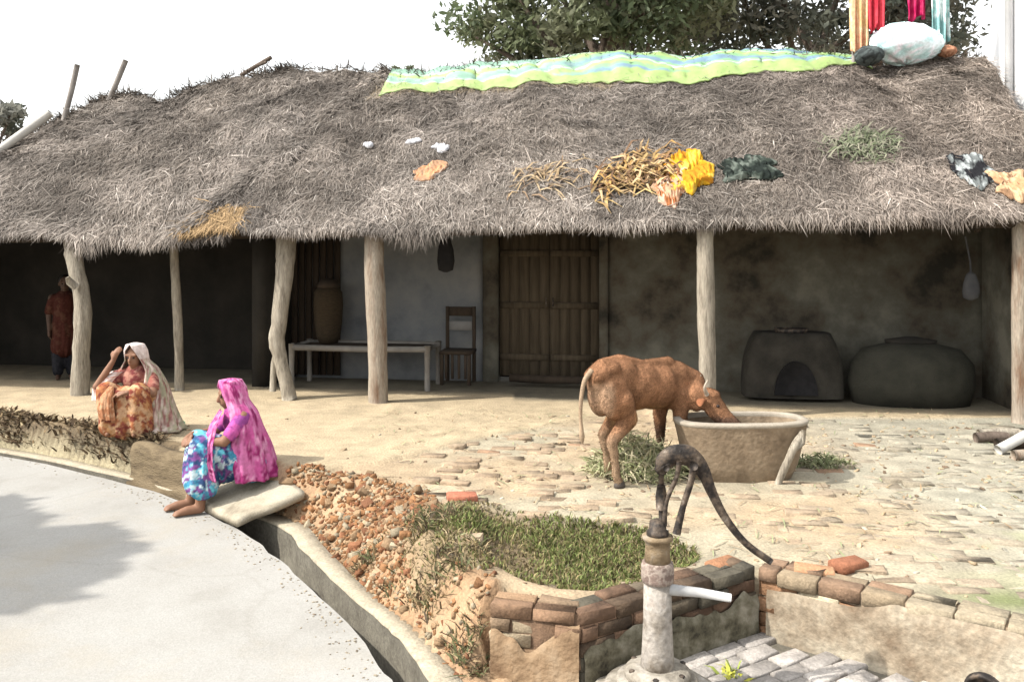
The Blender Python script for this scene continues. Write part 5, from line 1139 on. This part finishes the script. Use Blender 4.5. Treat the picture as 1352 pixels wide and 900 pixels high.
# clods and chips over the yard
n = 2600; px = RNG.uniform(-6.5, 6.5, n); py = RNG.uniform(4.4, 10.3, n); zz, iT_, iU_, bd_, dU_, iu_, dT_ = terrain(px, py); pv_ = paved(px, py)
keep = iU_ & (bd_ < .05) & (RNG.random(n) < .10+.8*pv_*(fbm(px*1.4, py*1.4, 17) > .47)); mb = MB()
for a, b, z_ in zip(px[keep], py[keep], zz[keep]):
    s_ = RNG.uniform(.008, .030); col = np.array([.33, .25, .16]) if RNG.random() < .6 else (np.array([.15, .105, .07]) if RNG.random() < .6 else np.array([.35, .325, .26]))
    add_box(mb, (a, b, z_+s_*.1), (s_*RNG.uniform(.8, 2.4), s_*RNG.uniform(.7, 1.4), s_*.6), RNG.uniform(0, 6.28), col*RNG.uniform(.7, 1.2), s_*.12, (RNG.normal(0, .3), RNG.normal(0, .3)))
stuff(mb.build('soil_clods', M['brick']))
n = 2400; px = RNG.uniform(-1.5, 6.5, n); py = RNG.uniform(5.2, 10.2, n); zz, iT_, iU_, bd_, dU_, iu_, dT_ = terrain(px, py)
keep = iU_ & (bd_ < .05) & (RNG.random(n) < .15+.85*smooth((fbm(px*1.7, py*1.7, 27)-.48)/.1)); px, py, zz = px[keep], py[keep], zz[keep]; n = len(px)
d = unit(np.stack([RNG.normal(0, 1, n), RNG.normal(0, 1, n), RNG.normal(0, .08, n)], 1)); p = np.stack([px, py, zz+.012], 1); L_ = RNG.uniform(.05, .2, (n, 1)); mb = MB()
ribbons(mb, p, p+d*L_*.5+np.array([0, 0, .012]), p+d*L_, np.cross(d, np.tile([0, 0, 1.0], (n, 1))), RNG.uniform(.005, .014, n), np.array([(.40, .32, .2), (.24, .17, .1), (.24, .26, .14)])[RNG.integers(3, size=n)]*RNG.uniform(.7, 1.2, (n, 1)))
stuff(mb.build('straw_litter', M['straw']))
# grit and soil spilled along the road edge and in the drain
mb = MB(); seg = np.array(RL[8:84]); n = 420
for k in RNG.integers(0, len(seg)-1, n):
    t_ = RNG.random(); p = seg[k]*(1-t_)+seg[k+1]*t_; d = seg[k+1]-seg[k]; d = d/np.linalg.norm(d); nr = np.array([d[1], -d[0]])*1.0
    if p[1] > 11.5 or p[1] < 3.6: continue
    off = abs(RNG.normal(0, .10))+.02; q2 = p+nr*off
    if pip(np.array([q2[0]]), np.array([q2[1]]), TPOLY)[0] or not pip(np.array([q2[0]]), np.array([q2[1]]), np.array(poly))[0]: q2 = p-nr*off
    if not pip(np.array([q2[0]]), np.array([q2[1]]), np.array(poly))[0]: continue
    s_ = RNG.uniform(.003, .011); col = np.array([.27, .23, .17]) if RNG.random() < .85 else np.array([.14, .11, .08])
    add_box(mb, (q2[0], q2[1], ZR+s_*.2), (s_*RNG.uniform(.8, 2.2), s_, s_*.6), RNG.uniform(0, 6.28), col*RNG.uniform(.7, 1.2), s_*.1)
for k in RNG.integers(0, len(seg)-1, 700):
    t_ = RNG.random(); a_ = RL[8+k]*(1-t_)+RL[9+k]*t_; b_ = DL[8+k]*(1-t_)+DL[9+k]*t_; w_ = RNG.uniform(.3, .95); q2 = a_*(1-w_)+b_*w_
    s_ = RNG.uniform(.008, .03); add_box(mb, (q2[0], q2[1], -.785+s_*.3), (s_*RNG.uniform(.8, 2.5), s_, s_*.6), RNG.uniform(0, 6.28), np.array([.2, .15, .1])*RNG.uniform(.4, 1.3), s_*.1)
stuff(mb.build('road_grit', M['brick']))
# firewood at the right edge
for a, b, r_, m_, l_ in ((P(1318, 605, 8.1), P(1372, 566, 8.2), .05, 'white_pole', 'pale peeled branch on top of the firewood at the right edge'), (P(1316, 608, 8.3), P(1385, 590, 8.3), .06, 'wood_dark', 'dark brown log under the pale peeled branch'),
                         (P(1288, 588, 8.6), P(1330, 590, 8.6), .055, 'bark', 'short brown log, leftmost of the firewood'), (P(1292, 574, 8.8), P(1345, 578, 8.8), .05, 'wood', 'grey brown log at the back of the firewood'), (P(1338, 612, 7.9), P(1390, 612, 7.9), .05, 'wood_brown', 'reddish brown log in front of the firewood')):
    a, b = Vector(a), Vector(b)
    for e_ in (a, b): e_.z = max(e_.z, gz(e_.x, e_.y)+r_*.8)
    pole('firewood_log', a, b, r_, M[m_], l_, 'log', 'firewood logs at the right edge')
q_ = G(237, 560, 0); bundle(237, 559, 9.2, .06, .05, .035, [(.12, .42, .22), (.18, .5, .3)], 'small green plastic scrap on the sand between the two women', 31, 'plastic_scrap', 'scrap').location.z += .0

# ------------------------------------------------------------------ white house at the right
wh = thing('white_house', (8.6, 11.5, 0), 'whitewashed house wall rising beyond the right end of the thatch', 'house')
mb = MB(); add_box(mb, (9.17, 11.15, 3.2), (4.0, 3.2, 6.8), 0, None, .01); mb.build('wall', M['white'], wh)
mb = MB(); add_box(mb, (9.17, 11.15, 6.75), (4.3, 3.5, .18), 0, None, .02); mb.build('roof_slab', M['white'], wh)
mb = MB(); add_tube(mb, [(7.10, 12.2, -.2), (7.10, 12.2, 3), (7.10, 12.2, 6.55)], .05, 12); mb.build('drainpipe', M['pipe'], wh, shade=True)

# ------------------------------------------------------------------ trees
def tree(name, base, trunk_h, crown, rads, ncl, nleaf, cols, label, leaf=.13, seed=1, group=None, lo=-.55):
    r_ = np.random.default_rng(seed); b = Vector(base); t_ = thing(name, b, label, 'tree', group); c = Vector(crown)
    mb = MB(); top = b*.25+c*.75; mid = (b+top)/2+Vector((.25, 0, 0)); P_ = cat([tuple(b), tuple(mid), tuple(top)], 6); add_tube(mb, P_, np.linspace(trunk_h, trunk_h*.5, len(P_)), 12, None, .1, seed)
    u = unit(r_.normal(0, 1, (ncl, 3))); u = u[u[:, 2] > lo]; ncl = len(u); rad = r_.uniform(.45, 1.0, ncl)**.6
    lob = .72+.55*fbm(u[:, 0]*1.6+u[:, 2]*1.3+9, u[:, 1]*1.6+u[:, 2]*.8+4, seed)
    cc_ = np.array(c)+u*np.array(rads)*(rad*lob)[:, None]
    for i in r_.choice(ncl, min(ncl, 16), replace=False):
        e_ = Vector(cc_[i]); s_ = Vector(P_[r_.integers(len(P_)//2, len(P_))]); m_ = (s_+e_)/2+Vector(r_.normal(0, .3, 3)); Q_ = cat([tuple(s_), tuple(m_), tuple(e_)], 4); add_tube(mb, Q_, np.linspace(trunk_h*.38, .03, len(Q_)), 7)
    mb.build('trunk', M['bark'], t_, shade=True)
    k = np.repeat(np.arange(ncl), nleaf); n_ = len(k); cr = r_.uniform(.55, 1.15, ncl)*min(rads)*.22
    off = unit(r_.normal(0, 1, (n_, 3)))*(r_.random((n_, 1))**.45)*cr[k][:, None]*np.array([1.15, 1.15, .8])
    p = cc_[k]+off; d = unit(r_.normal(0, 1, (n_, 3))+np.array([0, 0, -.35])); sd = unit(np.cross(d, r_.normal(0, 1, (n_, 3)))); s_ = leaf*r_.uniform(.6, 1.4, (n_, 1))
    V = np.stack([p-d*s_, p+sd*s_*.42, p+d*s_, p-sd*s_*.42], 1).reshape(-1, 3); f_ = np.arange(n_*4).reshape(-1, 4)
    cl = np.array(cols)[r_.integers(len(cols), size=ncl)]; col = cl[k]*r_.uniform(.65, 1.4, (n_, 1)); mb = MB(); mb.add(V, f_, None, np.repeat(col, 4, 0)); mb.build('crown', M['leaf'], t_)
gr = [(.13, .155, .085), (.155, .175, .10), (.105, .135, .075), (.17, .18, .115)]
tree('tree', P(800, 330, 23)+Vector((0, 0, -2.2)), .34, P(790, -40, 23), (3.9, 3.4, 3.4), 250, 140, gr, 'broad green tree behind the left half of the green tarp', .12, 3, None, -.8)
gd = [(.125, .135, .11), (.155, .16, .13), (.10, .115, .095), (.19, .19, .165)]
tree('tree', P(1080, 330, 26)+Vector((0, 0, -2.2)), .38, P(1085, -35, 26), (5.4, 3.6, 4.0), 265, 125, gd, 'darker grey green tree behind the right end of the thatched roof', .13, 5, None, -.8)
tree('tree', P(-40, 330, 27)+Vector((0, 0, -2.2)), .22, P(-42, 185, 27), (1.9, 1.9, 1.9), 80, 130, gd, 'small dark tree beyond the left roof at the frame edge', .13, 7, None, -.8)
tree('tree', (-10.5, 4.3, -.95), .26, (-10.2, 4.1, 5.0), (2.4, 2.2, 1.4), 140, 160, gr, 'leafy tree left of the road whose shade falls on the concrete', .13, 9, None, -.9)
tree('shrub', P(522, 330, 15.8)+Vector((0, 0, -1.9)), .05, P(521, 102, 15.8), (.34, .3, .34), 14, 40, gr, 'small leafy shrub top peeking over the ridge left of the tarp', .06, 12, None, -.9)

# ------------------------------------------------------------------ camera, sun, sky
cam = bpy.data.cameras.new('camera'); co = bpy.data.objects.new('camera', cam); COL.objects.link(co)
cam.sensor_width = 36; cam.lens = F/1352*36; cam.shift_y = -(450-HZ)/1352; cam.clip_end = 3000; cam.clip_start = .05
co.location = (0, 0, CH); co.rotation_euler = (math.radians(90), 0, 0); S.camera = co
SUN = Vector((-.90, -.30, 1.0)).normalized(); el = math.asin(SUN.z); az = math.atan2(SUN.x, SUN.y)
sl = bpy.data.lights.new('sun', 'SUN'); so = bpy.data.objects.new('sun', sl); COL.objects.link(so)
sl.energy = 2.6; sl.angle = math.radians(.6); sl.color = (1, .945, .86); so.rotation_euler = SUN.to_track_quat('Z', 'Y').to_euler()
w = bpy.data.worlds.new('World'); S.world = w; w.use_nodes = True; nt = w.node_tree; bg = nt.nodes['Background']
sk = nt.nodes.new('ShaderNodeTexSky'); sk.sky_type = 'NISHITA'; sk.sun_disc = False; sk.sun_elevation = el; sk.sun_rotation = az; sk.air_density = 1.6; sk.dust_density = 2.5; sk.ozone_density = 1.0
hs_ = nt.nodes.new('ShaderNodeHueSaturation'); hs_.inputs['Saturation'].default_value = .12
nt.links.new(sk.outputs[0], hs_.inputs['Color']); nt.links.new(hs_.outputs[0], bg.inputs['Color']); bg.inputs['Strength'].default_value = .15
S.view_settings.view_transform = 'Standard'; S.view_settings.look = 'None'; S.view_settings.gamma = 1; S.view_settings.exposure = 1.36
S.render.engine = 'CYCLES'; S.cycles.max_bounces = 6; S.cycles.use_denoising = True
